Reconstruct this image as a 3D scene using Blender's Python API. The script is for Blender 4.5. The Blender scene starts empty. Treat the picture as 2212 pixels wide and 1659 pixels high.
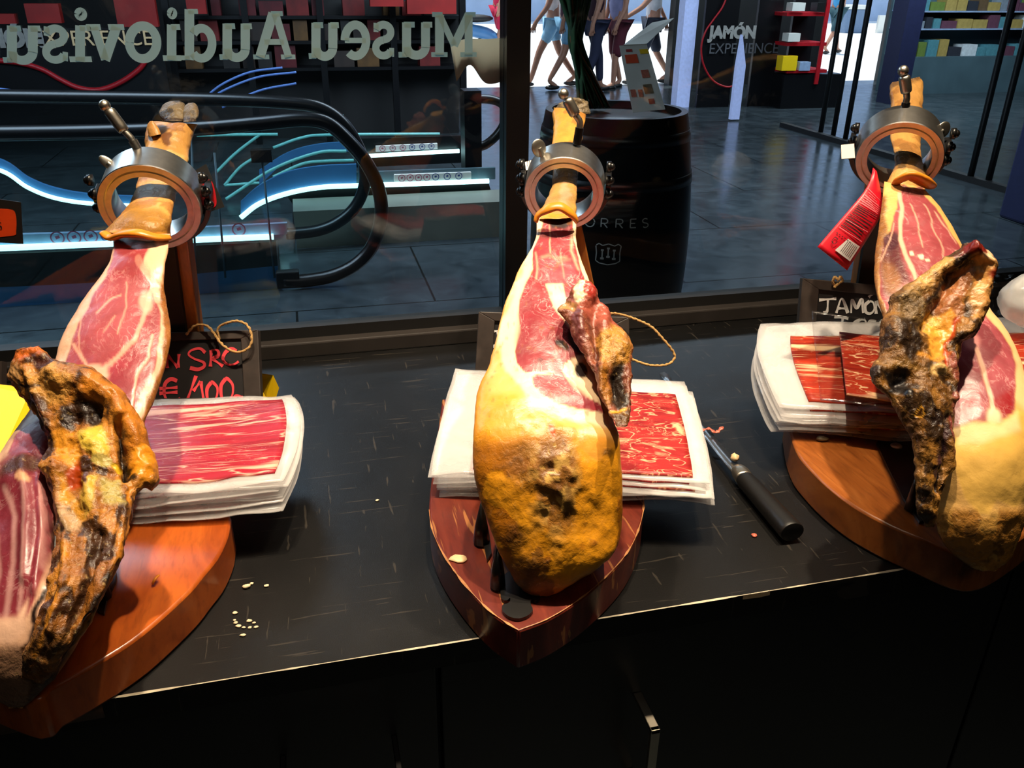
import bpy, math, random
import numpy as np
from mathutils import Vector, Matrix
random.seed(7)
sc = bpy.context.scene
COL = sc.collection

# ------------------------------------------------------------------ camera
IW, IH, F = 2212, 1659, 1820.0
PITCH, ROLL, YAW = math.radians(25.8), math.radians(0.6), math.radians(13.9)
CT = 0.92                     # counter top height
CAM = np.array([0.0, 0.0, CT + 0.60])
_f = np.array([math.sin(YAW)*math.cos(PITCH), math.cos(YAW)*math.cos(PITCH), -math.sin(PITCH)])
_r = np.array([math.cos(YAW), -math.sin(YAW), 0.0])
_u = np.cross(_r, _f)
CR = _r*math.cos(ROLL) + _u*math.sin(ROLL)
CU = -_r*math.sin(ROLL) + _u*math.cos(ROLL)
CF = _f
GF = np.array([math.sin(YAW), math.cos(YAW), 0.0])     # ground-forward
cd = bpy.data.cameras.new('camera'); cam = bpy.data.objects.new('camera', cd); COL.objects.link(cam)
cd.sensor_width = 36; cd.lens = F/IW*36; cd.clip_start = 0.02; cd.clip_end = 200
M = Matrix.Identity(4)
for i in range(3):
    M[i][0], M[i][1], M[i][2], M[i][3] = CR[i], CU[i], -CF[i], CAM[i]
cam.matrix_world = M
sc.camera = cam

# ------------------------------------------------------------------ world, lamps, exposure
sc.view_settings.view_transform = 'Standard'; sc.view_settings.look = 'None'
sc.view_settings.gamma = 1; sc.view_settings.exposure = 0.0
try: sc.view_settings.use_curve_mapping = False
except Exception: pass
cy = sc.cycles
cy.use_denoising = True; cy.max_bounces = 7; cy.diffuse_bounces = 3; cy.glossy_bounces = 4
cy.transparent_max_bounces = 24; cy.transmission_bounces = 4; cy.caustics_reflective = False; cy.caustics_refractive = False
cy.sample_clamp_indirect = 3.0
w = bpy.data.worlds.new('sky'); sc.world = w; w.use_nodes = True
bg = w.node_tree.nodes['Background']; bg.inputs[0].default_value = (0.62, 0.78, 1.0, 1); bg.inputs[1].default_value = 1.3

def lamp(name, kind, loc, energy, color, target=None, **kw):
    l = bpy.data.lights.new(name, kind); l.energy = energy; l.color = color
    for k, v in kw.items(): setattr(l, k, v)
    o = bpy.data.objects.new(name, l); COL.objects.link(o); o.location = loc
    if target is not None:
        o.rotation_euler = (Vector(target)-Vector(loc)).to_track_quat('-Z', 'Y').to_euler()
    return o

def ray(px, py):
    px = np.asarray(px, float); py = np.asarray(py, float)
    return (CF + ((px-1106)/F)[..., None]*CR - ((py-829.5)/F)[..., None]*CU)
def U(px, py, d):             # point of that line of sight at ground distance d
    r = ray(px, py); g = r@GF
    return CAM + r*(np.asarray(d, float)/g)[..., None]
def Z(px, py, z):             # ... at height z above the counter top
    r = ray(px, py); return CAM + r*((CT+z-CAM[2])/r[..., 2])[..., None]
def V(px, py, Y):             # ... on the wall plane y = Y
    r = ray(px, py); return CAM + r*(Y/r[..., 1])[..., None]
def onp(px, py, p0, n, off=0.0):
    r = ray(px, py); t = ((p0-CAM)@n)/(r@n)
    return CAM + r*t[..., None] + n*off
def dv(px, py, Y): return float((V(px, py, Y)-CAM)@GF)      # ground distance of that wall point
def nrm(v): v = np.asarray(v, float); return v/np.linalg.norm(v)
def mpp(P): return ((np.asarray(P)-CAM)@CF)/F       # metres per pixel there

WARM = (1.0, 0.80, 0.56)
for nm, px, py, d, e, tz in (('spot_left', 270, 800, 0.86, 125, .12), ('spot_middle', 1195, 750, 0.90, 122, .14), ('spot_right', 1990, 750, 0.98, 132, .14)):
    t = U(px, py, d); t[2] = CT+tz
    lamp(nm, 'SPOT', (t[0]+{'spot_left': .17, 'spot_middle': .05, 'spot_right': .07}[nm], t[1]-.02, CT+1.75), e, WARM, t, spot_size=math.radians(60), spot_blend=.7, shadow_soft_size=.022)
# added fill lamps lighten the mall and hall floors; shop lamps follow
lamp('mall_floor_fill', 'AREA', (-2.0, 4.0, 3.2), 200, (0.62, 0.8, 1.0), (-2.2, 4.6, 0), shape='RECTANGLE', size=3.5, size_y=1.5)
lamp('hall_floor_fill', 'AREA', (2.6, 6.4, 3.3), 330, (0.72, 0.85, 1.0), (3.0, 7.4, 0), shape='RECTANGLE', size=3.5, size_y=2.5)
lamp('shop_light', 'AREA', (0.3, 0.7, 3.3), 4, (1, .9, .78), (0.4, 1.0, .9), shape='RECTANGLE', size=1.6, size_y=.8)
lamp('shop_rear_light', 'AREA', (0.3, -1.3, 3.2), 4.5, (1, .88, .74), (0.4, 0.7, .8), shape='RECTANGLE', size=1.8, size_y=.6)
lamp('shelf_fill', 'AREA', (7.6, 9.6, 3.2), 230, (0.75, 0.88, 1.0), (7.8, 10.8, .8), shape='RECTANGLE', size=3.0, size_y=.8)  # added fill that brightens the far shop shelves
lamp('sun', 'SUN', (2, 20, 12), 5.5, (1, .95, .88), (3.0, 17.5, 0), angle=math.radians(1))

# ------------------------------------------------------------------ small toolkit
def S(r, g, b, a=1.0):
    f = lambda c: (c/255/12.92 if c/255 <= .04045 else ((c/255+.055)/1.055)**2.4)
    return (f(r), f(g), f(b), a)
ORG = {}
def props(o, label=None, cat=None, group=None, kind=None):
    if label: o['label'] = label
    if cat: o['category'] = cat
    if group: o['group'] = group
    if kind: o['kind'] = kind
def thing(name, label, cat, loc, group=None):
    o = bpy.data.objects.new(name, None); COL.objects.link(o); o.location = tuple(map(float, loc))
    o.empty_display_size = .05
    props(o, label, cat, group); ORG[o.name] = np.asarray(loc, float); return o
def mk(name, vf, mat, parent=None, smooth=True, label=None, cat=None, group=None, kind=None, bevel=0, attrs=None, sub=0, org=None):
    v, f = vf; v = np.asarray(v, float).reshape(-1, 3)
    if parent is not None: org = ORG[parent.name]
    elif org is None:
        org = v.mean(0).copy(); org[2] = v[:, 2].min()
    me = bpy.data.meshes.new(name)
    me.from_pydata((v-org).tolist(), [], [list(map(int, q)) for q in f]); me.update()
    me.materials.append(mat)
    if smooth: me.polygons.foreach_set('use_smooth', [True]*len(me.polygons))
    if attrs:
        for k, a in attrs.items():
            a = np.asarray(a, float)
            if a.shape[1] == 3: a = np.concatenate([a, np.ones((len(a), 1))], 1)
            at = me.attributes.new(k, 'FLOAT_COLOR', 'POINT'); at.data.foreach_set('color', a.astype(np.float32).ravel())
    o = bpy.data.objects.new(name, me); COL.objects.link(o)
    if parent is not None: o.parent = parent
    else: o.location = tuple(org)
    ORG[o.name] = org
    if bevel:
        b = o.modifiers.new('bevel', 'BEVEL'); b.width = bevel; b.segments = 2; b.limit_method = 'ANGLE'; b.angle_limit = math.radians(40)
    if sub:
        s = o.modifiers.new('sub', 'SUBSURF'); s.levels = s.render_levels = sub
    props(o, label, cat, group, kind)
    return o
def auto(o, deg=35):
    try:
        o.data.set_sharp_from_angle(angle=math.radians(deg))
    except Exception: pass
    return o
def join(*vfs):
    V_, F_, n = [], [], 0
    for v, f in vfs:
        v = np.asarray(v, float).reshape(-1, 3); V_.append(v); F_ += [[i+n for i in q] for q in f]; n += len(v)
    return np.concatenate(V_), F_
def box(c, s, ax=None):
    c = np.asarray(c, float); s = np.asarray(s, float)/2
    ax = np.eye(3) if ax is None else np.asarray(ax)
    v = [c + ax[0]*x*s[0] + ax[1]*y*s[1] + ax[2]*z*s[2] for x in (-1, 1) for y in (-1, 1) for z in (-1, 1)]
    return np.array(v), [[0,1,3,2],[4,6,7,5],[0,4,5,1],[2,3,7,6],[0,2,6,4],[1,5,7,3]]
def box2(a, b):
    a = np.asarray(a, float); b = np.asarray(b, float); return box((a+b)/2, np.abs(b-a))
def prism(poly, vec):
    poly = np.asarray(poly, float); n = len(poly); vec = np.asarray(vec, float)
    v = np.concatenate([poly, poly+vec])
    return v, [list(range(n))[::-1], list(range(n, 2*n))] + [[i, (i+1) % n, n+(i+1) % n, n+i] for i in range(n)]
def frames(P):
    P = np.asarray(P, float); T = np.gradient(P, axis=0); T /= (np.linalg.norm(T, axis=1)[:, None]+1e-12)
    a = np.array([0, 0, 1.0]) if abs(T[0][2]) < .9 else np.array([1.0, 0, 0])
    Nn = []; nprev = nrm(np.cross(T[0], a))
    for t in T:
        nprev = nrm(nprev - t*(nprev@t)); Nn.append(nprev)
    Nn = np.array(Nn); return T, Nn, np.cross(T, Nn)
def tube(P, r, n=10, flat=1.0, twist=None):
    P = np.asarray(P, float); m = len(P); r = np.broadcast_to(np.asarray(r, float), (m,))
    T, A, B = frames(P); th = np.linspace(0, 2*np.pi, n, endpoint=False)
    v = (P[:, None] + (A[:, None]*np.cos(th)[None, :, None]+flat*B[:, None]*np.sin(th)[None, :, None])*r[:, None, None]).reshape(-1, 3)
    f = [[i*n+j, i*n+(j+1) % n, (i+1)*n+(j+1) % n, (i+1)*n+j] for i in range(m-1) for j in range(n)]
    f += [list(range(n))[::-1], [(m-1)*n+j for j in range(n)]]
    return v, f
def smoothp(P, n=40):
    P = np.asarray(P, float); k = len(P)
    t = np.concatenate([[0], np.cumsum(np.linalg.norm(np.diff(P, axis=0), axis=1))]); t /= t[-1]
    Q = np.concatenate([[2*P[0]-P[1]], P, [2*P[-1]-P[-2]]])
    out = []
    for x in np.linspace(0, 1, n):
        i = min(np.searchsorted(t, x, 'right')-1, k-2); u = (x-t[i])/(t[i+1]-t[i]+1e-12)
        p0, p1, p2, p3 = Q[i], Q[i+1], Q[i+2], Q[i+3]
        out.append(.5*((2*p1)+(p2-p0)*u+(2*p0-5*p1+4*p2-p3)*u*u+(3*p1-p0-3*p2+p3)*u**3))
    return np.array(out)
def lathe(p0, ax, prof, n=48, closed=False):
    ax = nrm(ax); a = nrm(np.cross(ax, [0, 0, 1.0] if abs(ax[2]) < .9 else [1.0, 0, 0])); b = np.cross(ax, a)
    th = np.linspace(0, 2*np.pi, n, endpoint=False); p0 = np.asarray(p0, float)
    v = [p0 + ax*t + (a*np.cos(x)+b*np.sin(x))*r for t, r in prof for x in th]; m = len(prof)
    rng = range(m if closed else m-1)
    f = [[i*n+j, i*n+(j+1) % n, ((i+1) % m)*n+(j+1) % n, ((i+1) % m)*n+j] for i in rng for j in range(n)]
    if not closed: f += [list(range(n))[::-1], [(m-1)*n+j for j in range(n)]]
    return np.array(v), f
def cyl(a, b, r, n=20, r2=None):
    a = np.asarray(a, float); b = np.asarray(b, float); return lathe(a, b-a, [(0, r), (np.linalg.norm(b-a), r if r2 is None else r2)], n)
def ball(c, r, n=16, sc_=(1, 1, 1)):
    m = n//2; v = []; c = np.asarray(c, float)
    for i in range(m+1):
        a = math.pi*i/m
        for j in range(n):
            b = 2*math.pi*j/n
            v.append(c+np.array([math.sin(a)*math.cos(b)*sc_[0], math.sin(a)*math.sin(b)*sc_[1], math.cos(a)*sc_[2]])*r)
    return np.array(v), [[i*n+j, (i+1)*n+j, (i+1)*n+(j+1) % n, i*n+(j+1) % n] for i in range(m) for j in range(n)]
def ribbon(P, wd, n, off=0.0):          # flat stroke of ink on a plane with normal n
    P = np.asarray(P, float)+np.asarray(n)*off; T = np.gradient(P, axis=0); T /= (np.linalg.norm(T, axis=1)[:, None]+1e-12)
    B = np.cross(T, n); B /= (np.linalg.norm(B, axis=1)[:, None]+1e-12); m = len(P)
    wd = np.broadcast_to(np.asarray(wd, float), (m,))[:, None]/2
    v = np.concatenate([P-B*wd, P+B*wd]); return v, [[i, i+1, m+i+1, m+i] for i in range(m-1)]
def grid(P):                            # P (r,c,3)
    r, c = P.shape[:2]
    return P.reshape(-1, 3), [[i*c+j, i*c+j+1, (i+1)*c+j+1, (i+1)*c+j] for i in range(r-1) for j in range(c-1)]
def slab(P, N, th):                     # sheet with thickness
    r, c = P.shape[:2]; n = r*c
    v = np.concatenate([P.reshape(-1, 3), (P-np.asarray(N)*th).reshape(-1, 3)])
    _, f = grid(P); f2 = [[q[3]+n, q[2]+n, q[1]+n, q[0]+n] for q in f]
    bd = [j for j in range(c)] + [i*c+c-1 for i in range(1, r)] + [(r-1)*c+j for j in range(c-2, -1, -1)] + [i*c for i in range(r-2, 0, -1)]
    f3 = [[bd[k], bd[k]+n, bd[(k+1) % len(bd)]+n, bd[(k+1) % len(bd)]] for k in range(len(bd))]
    return v, f+f2+f3
def poly_px(pts, fn): a = np.asarray(pts, float); return fn(a[:, 0], a[:, 1])

# numpy value noise
def _h(x, y, z, s):
    with np.errstate(over='ignore'):
        n = (x.astype(np.int64)*374761393 + y.astype(np.int64)*668265263 + z.astype(np.int64)*2147483647 + s*974711) & 0xffffffff
        n = ((n ^ (n >> 13))*1274126177) & 0xffffffff; n = (n ^ (n >> 16)) & 0xffff
    return n/65535.0
def vnoise(p, s=0):
    i = np.floor(p); f = p-i; f = f*f*(3-2*f); i = i.astype(np.int64); r = 0
    for a in (0, 1):
        for b in (0, 1):
            for c in (0, 1):
                wgt = (f[:, 0] if a else 1-f[:, 0])*(f[:, 1] if b else 1-f[:, 1])*(f[:, 2] if c else 1-f[:, 2])
                r = r + wgt*_h(i[:, 0]+a, i[:, 1]+b, i[:, 2]+c, s)
    return r*2-1
def fbm(p, oct=4, s=0):
    a, r = 1.0, 0
    for k in range(oct): r = r+a*vnoise(p*(2**k), s+k*17); a *= .5
    return r

# ------------------------------------------------------------------ materials
def newmat(name):
    m = bpy.data.materials.new(name); m.use_nodes = True; nt = m.node_tree
    return m, nt, nt.nodes['Principled BSDF']
def nd(nt, t, **kw):
    n = nt.nodes.new(t)
    for k, v in kw.items():
        if k in n.inputs and not hasattr(n, k): n.inputs[k].default_value = v
        else: setattr(n, k, v)
    return n
def noise(nt, scale, detail=4, dist=0, rough=.5, vec=None):
    n = nt.nodes.new('ShaderNodeTexNoise'); n.inputs['Scale'].default_value = scale; n.inputs['Detail'].default_value = detail
    n.inputs['Distortion'].default_value = dist; n.inputs['Roughness'].default_value = rough
    if vec is not None: nt.links.new(vec, n.inputs['Vector'])
    return n.outputs['Fac']
def ramp(nt, fac, stops):
    r = nt.nodes.new('ShaderNodeValToRGB'); nt.links.new(fac, r.inputs['Fac']); e = r.color_ramp.elements
    while len(e) < len(stops): e.new(.5)
    for el, (p, c) in zip(e, stops):
        el.position = p; el.color = c if isinstance(c, tuple) else (c, c, c, 1)
    return r.outputs['Color']
def mix(nt, a, b, fac, mode='MIX'):
    m = nt.nodes.new('ShaderNodeMix'); m.data_type = 'RGBA'; m.blend_type = mode
    for s, x in ((m.inputs[6], a), (m.inputs[7], b), (m.inputs[0], fac)):
        if isinstance(x, (tuple, float, int)): s.default_value = x
        else: nt.links.new(x, s)
    return m.outputs[2]
def math_(nt, op, a, b=0.0, c=None):
    m = nt.nodes.new('ShaderNodeMath'); m.operation = op
    for i, x in enumerate((a, b) if c is None else (a, b, c)):
        if isinstance(x, (int, float)): m.inputs[i].default_value = x
        else: nt.links.new(x, m.inputs[i])
    return m.outputs[0]
def objv(nt, sx=1, sy=1, sz=1, src='Object'):
    t = nt.nodes.new('ShaderNodeTexCoord'); mp = nt.nodes.new('ShaderNodeMapping'); mp.inputs['Scale'].default_value = (sx, sy, sz)
    nt.links.new(t.outputs[src], mp.inputs['Vector']); return mp.outputs[0]
def attr(nt, name):
    a = nt.nodes.new('ShaderNodeAttribute'); a.attribute_name = name; return a
def bump(nt, b, h, strength=.3, dist=.002):
    n = nt.nodes.new('ShaderNodeBump'); n.inputs['Strength'].default_value = strength; n.inputs['Distance'].default_value = dist
    nt.links.new(h, n.inputs['Height']); nt.links.new(n.outputs[0], b.inputs['Normal'])
def plain(name, c, rough=.5, metal=0, spec=.5, var=.12, vs=30, bmp=0, coat=0, emit=None, es=1.0):
    m, nt, b = newmat(name); c = c if len(c) == 4 else (*c, 1)
    v = objv(nt); nf = noise(nt, vs, 4, vec=v)
    lo = tuple(x*(1-var) for x in c[:3])+(1,); hi = tuple(min(1, x*(1+var)) for x in c[:3])+(1,)
    nt.links.new(ramp(nt, nf, [(.3, lo), (.7, hi)]), b.inputs['Base Color'])
    b.inputs['Roughness'].default_value = rough; b.inputs['Metallic'].default_value = metal
    b.inputs['Specular IOR Level'].default_value = spec; b.inputs['Coat Weight'].default_value = coat
    if bmp: bump(nt, b, nf, bmp)
    if emit:
        b.inputs['Emission Color'].default_value = emit; b.inputs['Emission Strength'].default_value = es
    return m
MT = {}
MT['black'] = plain('black_metal', S(16, 15, 15), .3, .0, .6)
MT['matte'] = plain('matte_black', S(14, 13, 13), .6)
MT['steel'] = plain('brushed_steel', (.80, .77, .72), .29, 1, .5, .08, 90, .02)
MT['steel2'] = plain('satin_nickel', (.60, .55, .46), .34, 1, .5, .1, 60)
MT['ringface'] = plain('polished_face', (.78, .66, .62), .42, 1, .5, .1, 120)  # pinkish tint imitates the meat reflected in the steel
MT['handle'] = plain('handle_metal', (.48, .43, .35), .36, 1)
MT['plastic'] = plain('black_plastic', S(17, 16, 16), .42, 0, .5, .1, 200, .05)
MT['white'] = plain('white_paper', S(225, 222, 212), .7, var=.03)
MT['redtag'] = plain('red_card', S(205, 22, 42), .4, var=.05)
MT['ink'] = plain('black_ink', S(20, 14, 14), .7)
MT['inkw'] = plain('white_ink', S(232, 226, 222), .7, var=.03)
MT['inkfaint'] = plain('pale_red_ink', S(235, 120, 130), .7, var=.03)
MT['chalkred'] = plain('red_chalk', S(222, 62, 72), .8, var=.08)
MT['chalkwhite'] = plain('white_chalk', S(226, 226, 224), .8, var=.1, vs=300)
MT['slate'] = plain('slate', S(24, 22, 23), .55, var=.2, vs=40)
MT['frame'] = plain('dark_stained_frame', S(52, 44, 40), .5, var=.25, vs=60)
MT['yellow'] = plain('yellow_card', S(250, 205, 10), .5, var=.03)
MT['jute'] = plain('jute', S(178, 140, 84), .9, var=.3, vs=400, bmp=.4)
MT['orange'] = plain('orange_panel', S(226, 70, 20), .45)
MT['redpanel'] = plain('red_panel', S(172, 16, 28), .45)
MT['lettering'] = plain('etched_letter_film', S(118, 138, 136), .6, var=.04)
_m = MT['lettering']; _t = nd(_m.node_tree, 'ShaderNodeBsdfTranslucent'); _t.inputs[0].default_value = S(112, 142, 140); _x = nd(_m.node_tree, 'ShaderNodeAddShader'); _o = _m.node_tree.nodes['Material Output']; _m.node_tree.links.new(_m.node_tree.nodes['Principled BSDF'].outputs[0], _x.inputs[0]); _m.node_tree.links.new(_t.outputs[0], _x.inputs[1]); _m.node_tree.links.new(_x.outputs[0], _o.inputs['Surface'])
MT['cream'] = plain('cream_fat', S(236, 200, 150), .4, var=.12, vs=120)
MT['meatbit'] = plain('meat_shred', S(190, 98, 78), .4, var=.3, vs=200)
MT['hoof'] = plain('hoof_horn', S(112, 98, 72), .5, var=.45, vs=90, bmp=.4)
MT['rubber'] = plain('handrail_rubber', S(22, 21, 22), .3)
MT['neon'] = plain('neon_strip', (.7, .95, .95), .4, emit=(.55, .95, .93, 1), es=3.2)
MT['neondim'] = plain('dim_neon_strip', (.2, .5, .5), .4, emit=(.13, .50, .46, 1), es=.32)
MT['neonreflection'] = plain('blue_neon_reflection', (.1, .2, .5), .4, emit=(.06, .12, .40, 1), es=.22)  # emission imitates blue neon reflected along the handrails
MT['bluepanel'] = plain('blue_panel', S(70, 120, 170), .35, var=.1, vs=4)
MT['decal'] = plain('pale_blue_decal', S(150, 170, 200), .5)
MT['ring_icon'] = plain('icon_blue', S(40, 60, 130), .5)
MT['ring_icon2'] = plain('icon_red', S(170, 80, 110), .5)
MT['plinth'] = plain('grey_plinth', S(112, 112, 100), .5, var=.1, vs=6)
MT['darkwall'] = plain('dark_wall', S(20, 18, 18), .55, var=.3, vs=2)
MT['panel'] = plain('black_panel', S(10, 9, 12), .35)
MT['navy'] = plain('navy_panel', S(28, 32, 62), .5)
MT['pillar'] = plain('glowing_pale_blue', S(170, 182, 225), .5, emit=(.42, .5, .85, 1), es=.35)  # emission puts a bright glow into the door pillar and the gap slab
MT['barrel'] = plain('black_barrel_paint', S(15, 13, 13), .3, var=.3, vs=8, bmp=.1)
MT['barrelink'] = plain('grey_stencil', S(150, 146, 140), .7)
MT['barrelpaint'] = plain('pale_stencil', S(226, 222, 214), .8)
MT['leaf'] = plain('green_leaf', S(34, 62, 28), .5, var=.4, vs=20)
MT['stem'] = plain('dry_stem', S(110, 62, 22), .6, var=.3)
MT['concrete'] = plain('sunlit_paving', S(225, 225, 225), .8, var=.08, vs=3)
MT['facade'] = plain('pale_facade', S(175, 190, 215), .8, var=.12, vs=1.5)
MT['greybox'] = plain('grey_blue_container', S(100, 122, 150), .5)
MT['teal'] = plain('teal_grey_panel', S(78, 100, 108), .5, var=.15, vs=3)
MT['redshop'] = plain('red_display', S(150, 26, 22), .5, var=.3, vs=4)
MT['knifeblade'] = plain('knife_blade', (.62, .63, .64), .28, 1)
MT['dust'] = plain('crumb', S(222, 206, 170), .6)
MT['skin'] = plain('skin', S(176, 124, 100), .55)
MT['hair'] = plain('hair', S(40, 28, 22), .6)
MT['railframe'] = plain('window_rail_metal', S(46, 42, 40), .38, 0, .5, .15, 20)

def glassmat(name, tint, refl=.9, dirt=.0, wob=0):
    m, nt, b = newmat(name); nt.nodes.remove(b); out = nt.nodes['Material Output']
    t = nd(nt, 'ShaderNodeBsdfTransparent'); t.inputs[0].default_value = (*tint, 1)
    g = nd(nt, 'ShaderNodeBsdfGlossy'); g.inputs['Roughness'].default_value = .01; g.inputs['Color'].default_value = (1, 1, 1, 1)
    if wob:
        bn = nd(nt, 'ShaderNodeBump'); bn.inputs['Strength'].default_value = wob; bn.inputs['Distance'].default_value = .004; nt.links.new(noise(nt, 40, 4, .8, vec=objv(nt)), bn.inputs['Height']); nt.links.new(bn.outputs[0], g.inputs['Normal']); g.inputs['Roughness'].default_value = .16
    lw = nd(nt, 'ShaderNodeLayerWeight'); lw.inputs['Blend'].default_value = .5
    fr = math_(nt, 'MULTIPLY_ADD', math_(nt, 'POWER', lw.outputs['Facing'], 5.0), .95*refl, .045*refl)
    mx = nd(nt, 'ShaderNodeMixShader'); nt.links.new(fr, mx.inputs[0]); nt.links.new(t.outputs[0], mx.inputs[1]); nt.links.new(g.outputs[0], mx.inputs[2])
    last = mx.outputs[0]
    if dirt:
        d = nd(nt, 'ShaderNodeBsdfDiffuse'); d.inputs[0].default_value = (.8, .8, .8, 1)
        sm = ramp(nt, noise(nt, 5, 8, 1.5, .7, vec=objv(nt, 1, 1, 1)), [(.62, 0.0), (.9, dirt)])
        m2 = nd(nt, 'ShaderNodeMixShader'); nt.links.new(sm, m2.inputs[0]); nt.links.new(last, m2.inputs[1]); nt.links.new(d.outputs[0], m2.inputs[2]); last = m2.outputs[0]
    nt.links.new(last, out.inputs['Surface']); return m
MT['pane'] = glassmat('window_glass', (.90, .94, .95), .75, .06)
MT['balglass'] = glassmat('balustrade_glass', (.80, .90, .90), .8)
def filmmat(name, alpha, c=(.86, .86, .86), rough=.12):
    m, nt, b = newmat(name)
    b.inputs['Base Color'].default_value = (*c, 1); b.inputs['Roughness'].default_value = rough; b.inputs['Specular IOR Level'].default_value = .6
    nf = noise(nt, 16, 4, .8, vec=objv(nt)); bump(nt, b, nf, .22, .004)
    nt.links.new(ramp(nt, nf, [(.3, alpha*.7), (.7, min(1, alpha*1.3))]), b.inputs['Alpha']); return m
MT['film'] = glassmat('vacuum_film', (.97, .97, .97), .13, .05, 1.0)
MT['clearpouch'] = glassmat('clear_pouch_border', (.93, .93, .93), .8, .30, .9)
MT['pouch'] = filmmat('pouch_border', .33, (.88, .86, .85), .2)
MT['wrap'] = filmmat('crumpled_wrap', .55, (.85, .85, .83), .2)

def woodmat(name, a, b_, c, rough=.32, sc_=(1, 1, 1), wear=.70, wc=None):
    m, nt, b = newmat(name); v = objv(nt, *sc_)
    n1 = noise(nt, 9, 6, 1.8, .6, vec=v); n2 = noise(nt, 60, 3, .3, .5, vec=v)
    col = ramp(nt, n1, [(.25, a), (.5, b_), (.78, c)])
    col = mix(nt, col, (a[0]*.5, a[1]*.5, a[2]*.5, 1), math_(nt, 'MULTIPLY', ramp(nt, n2, [(.52, 0.0), (.75, 1.0)]), .45))
    scr = ramp(nt, noise(nt, 26, 2, .2, .5, vec=objv(nt, 6, .35, 1)), [(wear, 0.0), (wear+.03, 1.0)])
    col = mix(nt, col, wc or c, math_(nt, 'MULTIPLY', scr, .55))
    nt.links.new(col, b.inputs['Base Color']); b.inputs['Roughness'].default_value = rough; b.inputs['Coat Weight'].default_value = .3; b.inputs['Coat Roughness'].default_value = .2
    bump(nt, b, n2, .08); return m
MT['woodA'] = woodmat('orange_varnished_wood', S(146, 62, 15), S(176, 84, 25), S(196, 102, 36), sc_=(3, .6, 1))
MT['woodB'] = woodmat('red_worn_wood', S(76, 24, 16), S(100, 36, 24), S(128, 56, 36), sc_=(3, .6, 1), wear=.625, wc=S(190, 128, 70))
MT['woodC'] = woodmat('brown_pine_wood', S(112, 56, 18), S(148, 82, 32), S(172, 104, 48), sc_=(4, .5, 1))
MT['woodpost'] = woodmat('post_wood', S(150, 86, 30), S(180, 108, 42), S(196, 124, 56), sc_=(3, 3, .5))
MT['edge'] = plain('worn_edge', S(176, 164, 140), .6, var=.3, vs=60)
MT['woodworn'] = woodmat('worn_chipboard', S(60, 38, 22), S(92, 62, 38), S(120, 88, 58), .7)

def countermat():
    m, nt, b = newmat('black_laminate'); v = objv(nt)
    n1 = noise(nt, 3, 6, .8, .6, vec=v); sp = noise(nt, 900, 1, 0, .5, vec=v)
    col = ramp(nt, n1, [(.3, S(10, 10, 10)), (.7, S(17, 16, 16))])
    scr = ramp(nt, noise(nt, 14, 3, .4, .5, vec=objv(nt, .7, 14, 1)), [(.66, 0.0), (.68, 1.0)])
    scr2 = ramp(nt, noise(nt, 12, 3, .3, .5, vec=objv(nt, 12, 1.2, 1)), [(.67, 0.0), (.685, 1.0)])
    col = mix(nt, col, S(92, 84, 74), math_(nt, 'MULTIPLY', math_(nt, 'MAXIMUM', scr, scr2), .22))
    nt.links.new(col, b.inputs['Base Color']); b.inputs['Specular IOR Level'].default_value = .32
    nt.links.new(ramp(nt, n1, [(.3, .32), (.7, .44)]), b.inputs['Roughness'])
    bump(nt, b, sp, .25, .0006); return m
MT['counter'] = countermat()
def floormat():
    m, nt, b = newmat('slate_floor'); v = objv(nt)
    br = nd(nt, 'ShaderNodeTexBrick', offset=.5); nt.links.new(v, br.inputs['Vector'])
    br.inputs['Scale'].default_value = 1; br.inputs['Mortar Size'].default_value = .006; br.inputs['Brick Width'].default_value = 1.4; br.inputs['Row Height'].default_value = 1.0
    n1 = noise(nt, 6, 7, .5, .6, vec=v)
    base = ramp(nt, n1, [(.3, S(44, 50, 54)), (.7, S(66, 74, 78))])
    col = mix(nt, base, S(18, 20, 20), br.outputs['Fac'])
    nt.links.new(col, b.inputs['Base Color']); nt.links.new(ramp(nt, n1, [(.3, .13), (.7, .26)]), b.inputs['Roughness']); return m
MT['floor'] = floormat()

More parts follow.
